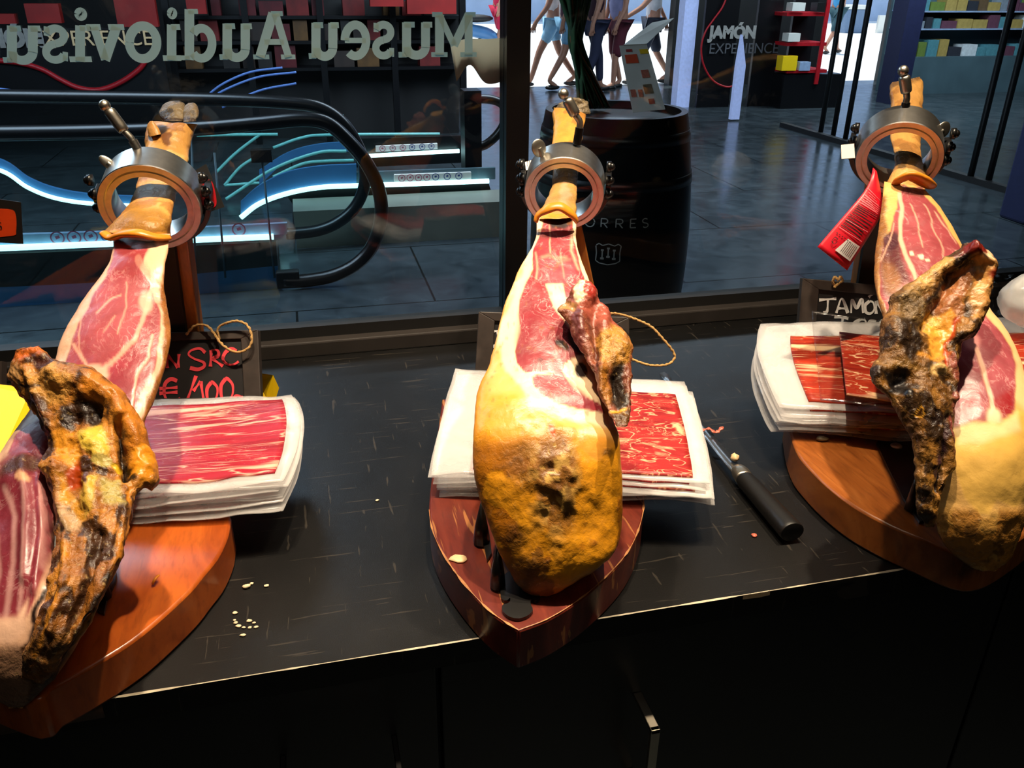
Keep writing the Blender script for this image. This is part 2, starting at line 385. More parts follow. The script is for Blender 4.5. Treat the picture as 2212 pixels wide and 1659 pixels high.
def hammat(name, vein=(.85, .55, .5), vs=1.0, mould=(.085, .042, .014), veinamt=.55, flake=.4, bs=.45):
    m, nt, b = newmat(name); v = objv(nt); C = attr(nt, 'Col'); K = attr(nt, 'Mask')
    sp = nd(nt, 'ShaderNodeSeparateColor'); nt.links.new(K.outputs['Color'], sp.inputs[0])
    meat, rough, fat = sp.outputs[0], sp.outputs[1], sp.outputs[2]
    n1 = noise(nt, 55*vs, 5, 1.6, .6, vec=objv(nt, 1, .55, .55)); n2 = noise(nt, 22, 5, .6, .6, vec=v); n3 = noise(nt, 160, 4, .3, .6, vec=v)
    line = math_(nt, 'ABSOLUTE', math_(nt, 'SUBTRACT', n1, .5))
    veins = ramp(nt, line, [(0.0, 1.0), (.028, 0.0)])
    gate = ramp(nt, n2, [(.42, 0.0), (.62, 1.0)])
    vf = math_(nt, 'MULTIPLY', math_(nt, 'MULTIPLY', veins, gate), math_(nt, 'MULTIPLY', meat, veinamt))
    col = mix(nt, C.outputs['Color'], (*vein, 1), vf)
    col = mix(nt, col, ramp(nt, n2, [(.3, (.74, .70, .68, 1)), (.7, (1.15, 1.15, 1.15, 1))]), math_(nt, 'MULTIPLY_ADD', fat, -.8, 1.0), 'MULTIPLY')
    mf = math_(nt, 'MULTIPLY', ramp(nt, n3, [(.50, 0.0), (.72, 1.0)]), rough)
    col = mix(nt, col, (*mould, 1), math_(nt, 'MULTIPLY', mf, .7))
    lf = math_(nt, 'MULTIPLY', ramp(nt, noise(nt, 210, 3, .5, .6, vec=objv(nt, 1.3, .9, 1)), [(.60, 0.0), (.72, 1.0)]), rough)
    col = mix(nt, col, (.62, .42, .17, 1), math_(nt, 'MULTIPLY', lf, flake))
    nt.links.new(col, b.inputs['Base Color'])
    r = math_(nt, 'ADD', math_(nt, 'MULTIPLY', n3, .3), math_(nt, 'MULTIPLY_ADD', rough, .12, .2))
    nt.links.new(r, b.inputs['Roughness'])
    b.inputs['Specular IOR Level'].default_value = .45
    h = math_(nt, 'ADD', math_(nt, 'MULTIPLY', n3, math_(nt, 'MULTIPLY_ADD', rough, 1.4, .25)), math_(nt, 'MULTIPLY', n1, math_(nt, 'MULTIPLY', meat, .35)))
    bump(nt, b, h, bs, .0028); return m
MT['ham'] = hammat('cured_ham')
MT['ham2'] = hammat('cured_ham_pale', (.80, .52, .48), .8, veinamt=.35)
MT['dry'] = hammat('dried_bone', mould=(.04, .02, .008), veinamt=.2, flake=.75, bs=.8)
def slicemat(name, dark, mid, fat, su, sv, cut):
    m, nt, b = newmat(name); a = attr(nt, 'uvw'); mp = nd(nt, 'ShaderNodeMapping'); mp.inputs['Scale'].default_value = (su, sv, 1)
    nt.links.new(a.outputs['Vector'], mp.inputs['Vector']); v = mp.outputs[0]
    n1 = noise(nt, 3.0, 5, 1.2, .55, vec=v); n2 = noise(nt, 4.2, 2, .9, .5, vec=v)
    col = ramp(nt, n1, [(.32, dark), (.55, mid), (.75, mid)])
    ln = ramp(nt, math_(nt, 'ABSOLUTE', math_(nt, 'SUBTRACT', n2, .5)), [(0, 1.0), (.020, 0.0)])
    fine = ramp(nt, math_(nt, 'ABSOLUTE', math_(nt, 'SUBTRACT', noise(nt, 9, 3, 1.2, .5, vec=v), .5)), [(0, 1.0), (.016, 0.0)])
    gate = ramp(nt, noise(nt, 2.6, 3, .3, .5, vec=v), [(.45, 0.0), (.6, 1.0)])
    ln = math_(nt, 'MAXIMUM', math_(nt, 'MULTIPLY', ln, .9), math_(nt, 'MULTIPLY', math_(nt, 'MULTIPLY', fine, gate), .7))
    col = mix(nt, col, fat, ln)
    col = mix(nt, col, fat, ramp(nt, noise(nt, 2.2, 5, .8, .5, vec=v), [(cut, 0.0), (cut+.06, 1.0)]))
    nt.links.new(col, b.inputs['Base Color']); b.inputs['Roughness'].default_value = .42; b.inputs['Specular IOR Level'].default_value = .3
    bump(nt, b, n2, .35, .003); return m
MT['sliceA'] = slicemat('ham_slices_deep', S(128, 14, 30), S(172, 34, 50), S(240, 186, 160), .42, 2.9, .60)
MT['sliceB'] = slicemat('ham_slices_marbled', S(124, 18, 22), S(160, 40, 38), S(240, 176, 136), 1.7, 2.9, .63)
MT['sliceC'] = slicemat('ham_slices_orange', S(132, 24, 10), S(178, 52, 26), S(250, 208, 160), .5, 3.0, .61)
def cloth(name, c): return plain(name, c, .85, var=.15, vs=12)
# ------------------------------------------------------------------ the setting
YF, YB = 0.640, 1.385          # counter front edge, window rail front edge
YG = YB+.035                   # window glass
def struct(name, vf, mat, label, cat, **kw): return mk(name, vf, mat, smooth=False, label=label, cat=cat, kind='structure', **kw)
struct('floor', box2((-9, -3, -.1), (13, 13.2, 0)), MT['floor'], 'dark slate tiled floor of the mall beyond the window', 'floor')
struct('ceiling', box2((-9, -3, 3.5), (13, 13.2, 3.6)), MT['darkwall'], 'dark ceiling over the shop and the mall', 'ceiling')
struct('wall_left', box2((-9.1, -3, 0), (-9, 13.2, 3.5)), MT['darkwall'], 'dark side wall on the left', 'wall')
struct('wall_right', box2((13, -3, 0), (13.1, 13.2, 3.5)), MT['darkwall'], 'dark side wall on the right', 'wall')
struct('wall_front', box2((-9, -3.1, 0), (13, -3, 3.5)), MT['darkwall'], 'dark shop wall behind the viewer', 'wall')
YW = 13.0
def gx(px, py, Y): return float(V(px, py, Y)[0])
ax0, ax1 = gx(1000, 120, YW), gx(1452, 100, YW)
bx0, bx1 = gx(1772, 120, YW), gx(1914, 120, YW)
struct('wall_back', join(box2((-9, YW, 0), (ax0, YW+.2, 3.5)), box2((ax1, YW, 0), (bx0, YW+.2, 3.5)), box2((bx1, YW, 0), (13, YW+.2, 3.5)),
       box2((ax0, YW, 2.7), (ax1, YW+.2, 3.5)), box2((bx0, YW, 2.7), (bx1, YW+.2, 3.5))), MT['darkwall'], 'dark far wall with two openings to the bright street', 'wall')
struct('terrain', box2((-14, 13.2, -.12), (26, 40, -.02)), MT['concrete'], 'sunlit pale paving of the street outside', 'street')
struct('wall_street', box2((-14, 34, -.1), (26, 34.5, 9)), MT['facade'], 'pale building front across the street', 'building')

# window: rail, mullion, two panes, joint
zr = CT+.028
struct('trim_1', box2((-2.6, YB, CT), (3.2, YB+.07, zr)), MT['railframe'], 'dark metal rail along the foot of the window behind the counter', 'window rail', bevel=.003)
struct('trim_2', box2((-2.6, YB+.022, zr), (3.2, YB+.05, zr+.02)), MT['matte'], 'black rubber gasket under the window panes', 'gasket')
mx0, mx1 = gx(1087, 420, YG), gx(1134, 420, YG)
struct('trim_3', box2((mx0, YG-.02, zr), (mx1, YG+.03, 3.5)), MT['panel'], 'black upright mullion between the two window panes', 'mullion')
struct('window_1', box2((-2.6, YG-.003, zr+.016), (mx0, YG+.003, 3.5)), MT['pane'], 'large window pane on the left behind the counter, with lettering', 'window')
struct('window_2', box2((mx1, YG-.003, zr+.016), (3.2, YG+.003, 3.5)), MT['pane'], 'large window pane on the right, in front of the black barrel', 'window')
struct('wall_sill', box2((-2.6, YB+.0, 0), (3.2, YB+.07, CT)), MT['matte'], 'low black wall under the window', 'wall')

# counter: top + cabinet
ct = thing('counter', 'long black laminate counter with worn front edge carrying the hams', 'counter', (.3, YF+.3, 0))
X0, X1 = -2.2, 2.8
mk('countertop', box2((X0, YF, CT-.03), (X1, YB, CT)), MT['counter'], ct, smooth=False)
rng = np.random.default_rng(3)
xs = np.linspace(X0, X1, 500)
wd = .0015+.0012*np.clip(fbm(np.stack([xs*35, xs*0, xs*0], 1), 3), -.6, 1)
mk('edge_band', ribbon(np.stack([xs, xs*0+YF+.0004, xs*0+CT+.0004], 1), wd, [0, -.3, .954]), MT['edge'], ct, label='thin worn pale strip along the front edge')
chip = V(1640, 1290, YF)
mk('chipped_spot', ribbon(np.array([[chip[0]-.02, YF-.0005, CT-.002], [chip[0], YF-.0005, CT-.003], [chip[0]+.012, YF-.0005, CT-.002]]), .006, [0, -1, 0]), MT['cream'], ct)
e0, e1 = V(-60, 1560, YF), V(222, 1530, YF)
mk('worn_edge_patch', box2((e0[0], YF-.0008, CT-.021), (e1[0], YF+.004, CT-.0005)), MT['woodworn'], ct, label='chipped brown patch on the front edge')
mk('cabinet_body', box2((X0, YF+.045, 0), (X1, YB-.002, CT-.03)), MT['panel'], ct, smooth=False)
for i, (a, b) in enumerate(((-2.2, -.52), (-.515, .085), (.09, .80), (.805, 1.6), (1.605, 2.8))):
    dr = mk('cabinet_door', box2((a, YF+.022, .05), (b, YF+.043, CT-.045)), MT['panel'], ct, smooth=False, bevel=.002)
    if i == 2:
        p = V(1398, 1545, YF-.008)
        # upright bar handle: two arms and a flat grip
        a0 = V(1408, 1576, YF-.032); zt = a0[2]; hx = a0[0]
        mk('door_handle', join(box2((hx-.001, YF-.034, zt-.13), (hx+.0095, YF-.028, zt)), box2((hx-.001, YF-.034, zt-.006), (hx+.0095, YF+.022, zt)), box2((hx-.001, YF-.034, zt-.13), (hx+.0095, YF+.022, zt-.124))),
           MT['handle'], dr, smooth=False, bevel=.0008, label='satin metal bar handle')
    if i == 1:
        a0 = V(603, 1628, YF+.02); a1 = V(858, 1590, YF+.02); zt = a1[2]+.01
        mk('door_handle', join(box2((a0[0], YF-.052, zt-.02), (a1[0], YF-.044, zt-.01)), box2((a0[0], YF-.052, zt-.02), (a0[0]+.006, YF+.022, zt-.01)), box2((a1[0]-.006, YF-.052, zt-.02), (a1[0], YF+.022, zt-.01))),
           MT['black'], dr, smooth=False, bevel=.0008, label='dark drawer pull')

# ------------------------------------------------------------------ traced solids
def resamp(A, n, sm=.55):
    A = np.asarray(A, float)
    if A.ndim == 1: A = A[:, None]
    k = len(A); t = np.linspace(0, k-1, n*4); B = np.stack([np.interp(t, np.arange(k), A[:, j]) for j in range(A.shape[1])], 1)
    sg = sm*(n*4)/(k-1)*.5; h = int(3*sg)+1; ker = np.exp(-.5*(np.arange(-h, h+1)/sg)**2); ker /= ker.sum()
    pad = np.concatenate([2*B[0]-B[1:h+1][::-1], B, 2*B[-1]-B[-h-1:-1][::-1]])
    B = np.stack([np.convolve(pad[:, j], ker, 'valid') for j in range(B.shape[1])], 1)
    return B[np.linspace(0, len(B)-1, n).astype(int)]
def sdist(P, Q):                        # signed distance of points P to polygon Q (inside < 0)
    Q = np.asarray(Q, float); d = np.full(len(P), 1e9); ins = np.zeros(len(P), bool)
    for i in range(len(Q)):
        a, b = Q[i], Q[(i+1) % len(Q)]; ab = b-a; t = np.clip(((P-a)@ab)/(ab@ab+1e-9), 0, 1)
        d = np.minimum(d, np.hypot(*(P-a-t[:, None]*ab).T))
        c = ((a[1] > P[:, 1]) != (b[1] > P[:, 1])); 
        with np.errstate(divide='ignore', invalid='ignore'):
            xx = a[0]+(P[:, 1]-a[1])*(b[0]-a[0])/(b[1]-a[1])
        ins ^= c & (P[:, 0] < xx)
    return np.where(ins, -d, d)
def ldist(P, L):
    L = np.asarray(L, float); d = np.full(len(P), 1e9)
    for a, b in zip(L[:-1], L[1:]):
        ab = b-a; t = np.clip(((P-a)@ab)/(ab@ab+1e-9), 0, 1); d = np.minimum(d, np.hypot(*(P-a-t[:, None]*ab).T))
    return d
sst = lambda x: (lambda y: y*y*(3-2*y))(np.clip(x, 0, 1))
class Solid:
    """solid grown from left/right contour stations and their ground distances; thickness behind"""
    def __init__(s, rows, n=150, m=90, mb=26, roll=.5, thick=1.2, maxth=.13, sm=.55, close=(1, 1)):
        A = np.array([[a[0], a[1], b[0], b[1], d] for a, b, d in rows], float); B = resamp(A, n, sm)
        L, R, D = B[:, :2], B[:, 2:4], B[:, 4]
        PL, PR = U(L[:, 0], L[:, 1], D), U(R[:, 0], R[:, 1], D); hw = np.linalg.norm(PL-PR, axis=1)/2
        sf = -np.cos(np.pi*np.arange(m)/(m-1)); sb = np.cos(np.pi*np.arange(1, mb+1)/(mb+1))
        q = np.concatenate([sf, sb]); front = np.concatenate([np.ones(m, bool), np.zeros(mb, bool)])
        px = L[:, None]+(R-L)[:, None]*((q+1)/2)[None, :, None]
        e = np.sqrt(np.clip(1-q*q, 0, 1)); rl = roll*hw; th = np.minimum(thick*hw, maxth)
        # taper thickness at both ends
        tt = np.linspace(0, 1, n); cap = np.ones(n)
        if close[0]: cap *= np.sqrt(np.clip(tt/.06, 0, 1))
        if close[1]: cap *= np.sqrt(np.clip((1-tt)/.08, 0, 1))
        th = th*cap
        d = np.where(front[None], D[:, None]+rl[:, None]*(1-e)[None], D[:, None]+rl[:, None]+th[:, None]*e[None])
        s.n, s.c, s.m = n, m+mb, m
        s.px = px.reshape(-1, 2); s.front = np.tile(front, n); s.row = np.repeat(tt, m+mb); s.q = np.tile(q, n)
        s.P = U(s.px[:, 0], s.px[:, 1], d.ravel()); s.C = np.zeros((len(s.P), 3)); s.M = np.zeros((len(s.P), 3))
        s.W = s.px + 0
        s.normals()
    def normals(s):
        P = s.P.reshape(s.n, s.c, 3); du = np.gradient(P, axis=0); dv = np.roll(P, -1, 1)-np.roll(P, 1, 1)
        N = np.cross(du, dv); N /= np.linalg.norm(N, axis=2)[..., None]+1e-12
        i = s.n//2; j = s.m//2
        if N[i, j]@CF > 0: N = -N
        s.N = N.reshape(-1, 3)
    def warp(s, amp, freq, seed=0, fine=0):
        q = s.P*freq; s.W = s.px + np.stack([fbm(q, 4, seed), fbm(q, 4, seed+5)], 1)*amp
    def base(s, c, m=(0, 0, 0)): s.C[:] = S(*c)[:3]; s.M[:] = m
    def put(s, al, c, m=None, frontonly=True):
        al = np.clip(al, 0, 1)*(s.front if frontonly else 1); a = al[:, None]
        s.C = s.C*(1-a)+np.array(S(*c)[:3])*a
        if m is not None: s.M = s.M*(1-a)+np.array(m, float)*a
    def poly(s, Q, c, m=None, soft=3, st=1): s.put(st*sst(.5-sdist(s.W, Q)/(2*soft)), c, m)
    def polyd(s, Q): return sdist(s.W, Q)
    def line(s, L, w, c, m=None, soft=2, st=1): s.put(st*sst(.5-(ldist(s.W, L)-w/2)/(2*soft)), c, m)
    def spot(s, x, y, rx, ry, c, m=None, ang=0, soft=.35, st=1):
        a = math.radians(ang); d = s.W-np.array([x, y]); u = (d[:, 0]*math.cos(a)+d[:, 1]*math.sin(a))/rx; v = (-d[:, 0]*math.sin(a)+d[:, 1]*math.cos(a))/ry
        s.put(st*sst((1-np.hypot(u, v))/soft+.5), c, m)
    def speck(s, freq, thr, c, m=None, seed=0, st=1, within=None, soft=.12, oct=4):
        n = fbm(s.P*freq, oct, seed); al = sst((n-thr)/soft+.5)*st
        if within is not None: al = al*within
        s.put(al, c, m)
    def bumps(s, L):
        h = np.zeros(len(s.P))
        for b in L:
            if b[0] == 'l': h += b[3]*np.exp(-(ldist(s.W, b[1])/b[2])**2)
            elif b[0] == 'p': h += b[2]*sst(.5-sdist(s.W, b[1])/(2*b[3]))
            else: h += b[4]*np.exp(-(((s.W[:, 0]-b[0])/b[2])**2+((s.W[:, 1]-b[1])/b[3])**2))
        s.P += s.N*(h*s.front)[:, None]; s.normals()
    def rough(s, amp, freq, oct=4, seed=0, mask=None, ridged=False):
        n = fbm(s.P*freq, oct, seed)
        if ridged: n = 1-2*np.abs(n)
        s.P += s.N*(n*amp*(1 if mask is None else mask))[:, None]; s.normals()
    def vf(s):
        n, c = s.n, s.c; f = [[i*c+j, (i+1)*c+j, (i+1)*c+(j+1) % c, i*c+(j+1) % c] for i in range(n-1) for j in range(c)]
        v = np.concatenate([s.P, [s.P[:c].mean(0)], [s.P[-c:].mean(0)]]); k = n*c
        f += [[k, j, (j+1) % c] for j in range(c)]+[[k+1, (n-1)*c+(j+1) % c, (n-1)*c+j] for j in range(c)]
        ext = lambda A: np.concatenate([A, [A[:c].mean(0)], [A[-c:].mean(0)]])
        return (v, f), {'Col': ext(s.C), 'Mask': ext(s.M)}
    def make(s, name, mat, parent, **kw):
        vf, at = s.vf(); return mk(name, vf, mat, parent, attrs=at, **kw)
TA = lambda y: math.tan(PITCH+math.atan((y-829.5)/F))
# ------------------------------------------------------------------ ham stands
def zpts(L, z): a = np.asarray(L, float); return Z(a[:, 0], a[:, 1], z)
BT = .048
UPZ0 = np.array([0, 0, 1.0]); MT['edge2'] = plain('bare_wood_rim', S(168, 112, 62), .7, var=.3, vs=80)
def stand(label, wood, front, back_d, ring, tags):
    """front: contour of the board's front on its top face; ring: dict of clamp numbers"""
    P = zpts(front, BT)
    a = P[-1]; b = P[0]
    fw = nrm(np.append((P[0]+P[-1])[:2]/2-P[len(P)//2][:2], 0))
    far0, far1 = [p+fw*max(0.0, back_d-(p@GF)) for p in (a, b)]
    i_ = tags.get('tip'); P = np.concatenate([smoothp(P[:i_+1], 40), smoothp(P[i_:], 40)[1:]]) if i_ else smoothp(P, 70)
    poly = np.concatenate([P, [far0, far1]]); poly[:, 2] = CT+BT
    root = thing('ham_stand', label, 'ham stand', (*poly[:, :2].mean(0), CT))
    bo = auto(mk('board', prism(poly, (0, 0, -(BT-.0008))), wood, root, bevel=.0022 if i_ else .003))
    if i_:
        we = P[6:-2]+nrm(np.append((poly.mean(0)-P.mean(0))[:2], 0))*.0012; we = we+np.array([0, 0, .0006])
        mk('worn_edge', ribbon(we, .0006+.0032*np.clip(fbm(we*70, 3, 5)+.15, 0, 1), UPZ0), MT['edge2'], bo, smooth=False, label='pale worn rim along the board edge')
    # clamp ring: short steel tube whose axis is the shank's axis
    C = U(ring['c'][0], ring['c'][1], ring['d']); ax = nrm(ring['ax']); k = mpp(C); R = ring['r']*k; Lh = ring.get('len', .046)
    # axis points away from the viewer, up the shank
    F0 = C-ax*Lh*.5
    prof = [(0, R*.985), (0.001, R), (Lh-.001, R), (Lh, R*.985), (Lh, R*.78), (Lh*.5, R*.72), (.002, R*.72), (0, R*.725), (0, R*.835), (.003, R*.84), (.003, R*.865), (0, R*.87)]
    rg = auto(mk('clamp_ring', lathe(F0, ax, prof, 96, True), MT['steel'], root), 30)
    mk('ring_face', join(lathe(F0-ax*.0004, ax, [(0, R*.735), (0, R*.832), (.0004, R*.832), (.0004, R*.735)], 72, True), lathe(F0-ax*.0004, ax, [(0, R*.873), (0, R*.985), (.0004, R*.985), (.0004, R*.873)], 72, True)), MT['ringface'], rg, smooth=False)
    up = nrm(np.array([0, 0, 1.0])-ax*ax[2]); rt = nrm(np.cross(ax, up))
    th = np.linspace(math.radians(172), math.radians(368), 40)
    Cy = C+ax*.012
    yk = np.array([Cy+(rt*math.cos(t)+up*math.sin(t))*R*1.10 for t in th])
    T, A_, B_ = frames(yk)
    rad = np.array([nrm(p-Cy) for p in yk]); hh = .015; ww = .0035
    vv = np.concatenate([yk-ax*hh-rad*ww, yk+ax*hh-rad*ww, yk+ax*hh+rad*ww, yk-ax*hh+rad*ww]); m = len(yk)
    ff = [[i+q*m, i+1+q*m, i+1+((q+1) % 4)*m, i+((q+1) % 4)*m] for i in range(m-1) for q in range(4)]+[[0, m, 2*m, 3*m], [m-1, 2*m-1, 3*m-1, 4*m-1]]
    mk('yoke', (vv, ff), MT['black'], root, smooth=False, bevel=.001)
    for sgn in (-1, 1):
        for dz in (-.020, .0, .020):
            q = C+rt*sgn*R*1.03+up*(dz+.012)+ax*(-.004)
            mk('side_bolt', join(cyl(q, q+rt*sgn*.006, .0074, 14), ball(q+rt*sgn*.006, .0056, 12)), MT['black'], root)
    # post from the yoke down to the board
    pb = U(*ring['post'][:2], ring['post'][2]); pb[2] = CT+BT; pt = C+ax*.012-up*R*1.10
    zax = nrm(pt-pb); xax = nrm(np.cross(zax, GF)); xax = xax if xax@_r > 0 else -xax; yax = np.cross(zax, xax); ln = np.linalg.norm(pt-pb)
    bk = yax if yax@GF > 0 else -yax
    mk('upright', box((pt+pb)/2+bk*.016+xax*ring.get('po', .006), (.046, .022, ln), [xax, bk, zax]), MT['woodpost'], root, smooth=False, bevel=.002)
    mk('steel_strip', box((pt+pb)/2+xax*(ring.get('po', .006)-.008), (.030, .008, ln+.01), [xax, bk, zax]), MT['matte'], root, smooth=False)
    # tommy-bar screw at the top of the ring
    d = ring['d']
    sc_ = [U(x, y, d+dd) for x, y, dd in ring['screw']]
    rod = mk('clamp_screw', tube(smoothp(sc_[:4], 24), [.0046]*12+[.0042]*12, 14), MT['steel2'], root)
    mk('thread', tube(np.linspace(sc_[0], sc_[1], 40), .0052+.0007*(np.arange(40) % 2), 14), MT[ring.get('thread', 'black')], rod)
    mk('grip', join(tube(np.linspace(sc_[3], sc_[4], 12), [.0062, .0072, .0074]+[.0075]*6+[.0074, .007, .005], 16), ball(sc_[5], .0072, 14)), MT['steel2'], rod)
    # thumb screw: paddle on a threaded stem
    t0, t1 = [U(x, y, d+dd) for x, y, dd in ring['thumb'][:2]]; rr = ring['thumb'][2]; tn = nrm(ring['thumb'][3][0]*_r+ring['thumb'][3][1]*GF+np.array([0, 0, ring['thumb'][3][2]]))
    pd = ball(t1, 1.0, 20); ax1 = nrm(t1-t0); ax1 = nrm(ax1-tn*(ax1@tn)); ax2 = np.cross(tn, ax1); loc = pd[0]-t1
    pv = t1+np.outer(loc[:, 0]*rr[0], ax1)+np.outer(loc[:, 1]*rr[1], ax2)+np.outer(loc[:, 2]*.0022, tn)
    mk('thumb_screw', join((pv, pd[1]), tube(np.linspace(t0, t1, 20), .0034+.0006*(np.arange(20) % 2), 10)), MT['steel2'], root)
    # spike plate
    for pl in tags.get('plate', []):
        pp = zpts(pl, BT+.0006)
        if len(pp) > 12: pp = smoothp(np.concatenate([pp, pp[:1]]), 60)[:-1]
        mk('spike_plate', prism(pp, (0, 0, .0035)), MT['black'], root, smooth=False)
    for (x, y) in tags.get('bolt', []):
        q = Z(x, y, BT+.004); mk('plate_bolt', ball(q, .0075, 16, (1, 1, .5)), MT['steel2'], root)
    for (x, y, s_) in tags.get('spike', []):
        q = Z(x, y, BT+.003); mk('spike', tube([q, q+[0, 0, .02], q+[.002, .006, .05]], [s_, s_*.8, .0006], 10), MT['black'], root)
    return root, C, ax, R

def axis(p, q): return U(*q)-U(*p)
AXL = axis((298, 500, 1.0), (368, 275, 1.25)); AXM = axis((1206, 470, 1.0), (1230, 250, 1.28)); AXR = axis((1962, 400, 1.12), (1958, 190, 1.36))
standL, CL, aL, RL = stand('orange varnished ham stand at the left end of the counter', MT['woodA'],
    [(-245, 1180), (-243, 1260), (-205, 1370), (-95, 1450), (62, 1514), (112, 1486), (192, 1443), (297, 1377), (401, 1286), (443, 1237), (471, 1202), (492, 1157), (499, 1118)], 1.09,
    dict(c=(330, 430), d=1.10, ax=AXL, r=104, post=(400, 800, 1.18), po=.004, thread='steel2',
         screw=[(303, 332, .0), (286, 303, .0), (280, 295, .0), (268, 283, .0), (233, 236, .0), (226, 228, .0)],
         thumb=((262, 374, -.01), (233, 352, -.01), (.0125, .0065), (.4, -1, .3))),
    dict(plate=[[(212, 1325), (200, 1300), (226, 1262), (236, 1238), (252, 1240), (250, 1262), (232, 1300), (226, 1330)]], spike=[(226, 1290, .007)]))
standM, CM, aM, RM = stand('worn red-brown ham stand in the middle, pointed tip overhanging the counter', MT['woodB'],
    [(929, 1060), (927, 1105), (935, 1150), (958, 1200), (1000, 1260), (1058, 1322), (1120, 1364), (1182, 1340), (1242, 1304), (1292, 1264), (1342, 1213), (1372, 1165), (1389, 1110), (1391, 1060)], 1.09,
    dict(c=(1220, 402), d=1.15, ax=AXM, r=85, post=(1290, 800, 1.18), po=.0,
         screw=[(1246, 312, .0), (1252, 276, .0), (1252, 262, .0), (1243, 248, .0), (1224, 213, .0), (1217, 203, .0)],
         thumb=((1176, 345, -.01), (1164, 320, -.01), (.0125, .0105), (.5, -1, .1))),
    dict(tip=6, plate=[[(1082,1262),(1081,1288),(1085,1301),(1095,1303),(1102,1297),(1100,1308),(1086,1312),(1085,1324),(1098,1337),(1119,1342),(1139,1336),(1151,1324),(1147,1313),(1146,1300),(1155,1304),(1165,1299),(1169,1286),(1172,1262),(1160,1240),(1100,1240)],
                [(1027, 1145), (1040, 1138), (1056, 1150), (1062, 1200), (1052, 1215), (1046, 1185), (1030, 1178)]], spike=[(1040, 1170, .009), (1075, 1265, .008)]))
standR, CR_, aR, RR = stand('golden brown pine ham stand at the right end of the counter', MT['woodC'],
    [(1700, 890), (1708, 938), (1724, 980), (1748, 1010), (1786, 1048), (1842, 1091), (1908, 1128), (1983, 1161), (2110, 1205), (2210, 1160), (2290, 1085), (2330, 1000), (2335, 900)], 1.30,
    dict(c=(1942, 325), d=1.19, ax=AXR, r=87, post=(1885, 640, 1.31), po=-.002,
         screw=[(1950, 268, .0), (1957, 222, .0), (1959, 212, .0), (1958, 200, .0), (1953, 163, .0), (1951, 153, .0)],
         thumb=((2010, 299, -.01), (2037, 281, -.01), (.0125, .0105), (.3, -1, .1))),
    dict(plate=[[(1892, 962), (1905, 945), (1962, 942), (1978, 960), (1982, 1060), (1996, 1130), (1985, 1132), (1950, 1080), (1920, 1020)]], bolt=[(1936, 964)], spike=[(1968, 1100, .008)]))

# ------------------------------------------------------------------ ham in the middle
MEAT = (150, 52, 60); MEATD = (112, 26, 36); FATW = (238, 208, 168); FATY = (220, 148, 50); PEACH = (226, 164, 90); RIND = (222, 150, 28); BROWN = (104, 62, 24); DARK = (22, 12, 8)
mm, ff_ = (1, 0, 0), (0, 0, 1); rr_ = (0, 1, 0); none = (0, 0, 0)
pl = lambda y, a=.699, b=.425: a/(TA(y)+b)
def ham_root(name, label, s, z=CT+BT): 
    p = s.P[s.P[:, 2].argmin()]; return thing(name, label, 'cured ham', (p[0], p[1], max(p[2], z)))
rows = [((1160,470),(1242,470)),((1161,500),(1244,500)),((1154,523),(1244,523)),((1141,553),(1252,553)),((1122,583),(1264,583)),((1107,620),(1277,620)),((1083,687),(1296,690)),((1072,742),(1306,735)),((1058,787),(1315,780)),((1041,821),(1322,818)),((1030,866),(1323,860)),((1027,900),(1324,905)),((1027,945),(1337,940)),((1028,1014),(1341,997)),((1035,1045),(1345,1045)),((1045,1080),(1346,1096)),((1059,1118),(1342,1150)),((1072,1160),(1333,1183)),((1080,1195),(1318,1205)),((1095,1230),(1290,1228)),((1112,1258),(1250,1252)),((1136,1279),(1212,1274)),((1160,1288),(1182,1288))]
dd = [pl(470),pl(500),pl(523),pl(553),pl(583),pl(620),pl(687),pl(742),pl(787),pl(821),pl(866),pl(900),pl(945)+.002,.691,.684,.677,.668,.660,.655,.651,.650,.652,.655]
s = Solid([(a, b, d) for (a, b), d in zip(rows, dd)], 190, 130, 34, roll=.30, thick=1.25, maxth=.125)
s.bumps([(1120, 900, 60, 60, .004), (1190, 700, 90, 120, .003), (1180, 1060, 110, 90, .006), (1060, 1000, 40, 120, .004)])
s.rough(.0011, 38, 4, 2)
s.rough(.0013, 26, 4, 4, sst((s.px[:, 1]-940)/60)*s.front)
s.rough(.0022, 70, 3, 9, np.exp(-(((s.px[:, 0]-1195)/65)**2+((s.px[:, 1]-1045)/110)**2))*1.6*s.front)
s.warp(9, 28, 3)
s.base(RIND, (0, .25, 0))
top = [(1100,440),(1300,440),(1330,640),(1340,955),(1285,994),(1251,970),(1210,950),(1190,928),(1182,942),(1151,955),(1103,955),(1072,938),(1041,917),(1026,950),(1000,920),(1050,600)]
s.poly(top, FATY, (0, .02, .5), 4)
s.poly([(1110,520),(1130,500),(1180,440),(1300,440),(1322,900),(1338,946),(1262,930),(1200,912),(1150,880),(1110,850),(1052,850),(1056,790),(1084,700)], PEACH, (0, 0, 1), 9)
s.poly([(1150,470),(1245,470),(1275,600),(1330,900),(1322,922),(1262,912),(1206,896),(1150,872),(1122,838),(1090,800),(1076,760),(1088,700),(1108,640),(1128,585),(1152,520)], FATW, (0, 0, 1), 6)
MA = [(1176,468),(1236,468),(1240,520),(1250,560),(1262,600),(1266,640),(1243,655),(1222,648),(1216,612),(1176,616),(1184,640),(1196,667),(1216,692),(1234,715),(1256,768),(1234,776),(1218,788),(1215,804),(1227,825),(1241,842),(1265,856),(1299,873),(1309,892),(1278,887),(1241,880),(1206,871),(1169,854),(1151,834),(1150,816),(1165,809),(1134,805),(1117,786),(1112,760),(1117,742),(1126,718),(1122,687),(1122,653),(1131,626),(1141,608),(1151,584),(1152,540),(1168,500)]
s.W = s.px*.75+s.W*.25
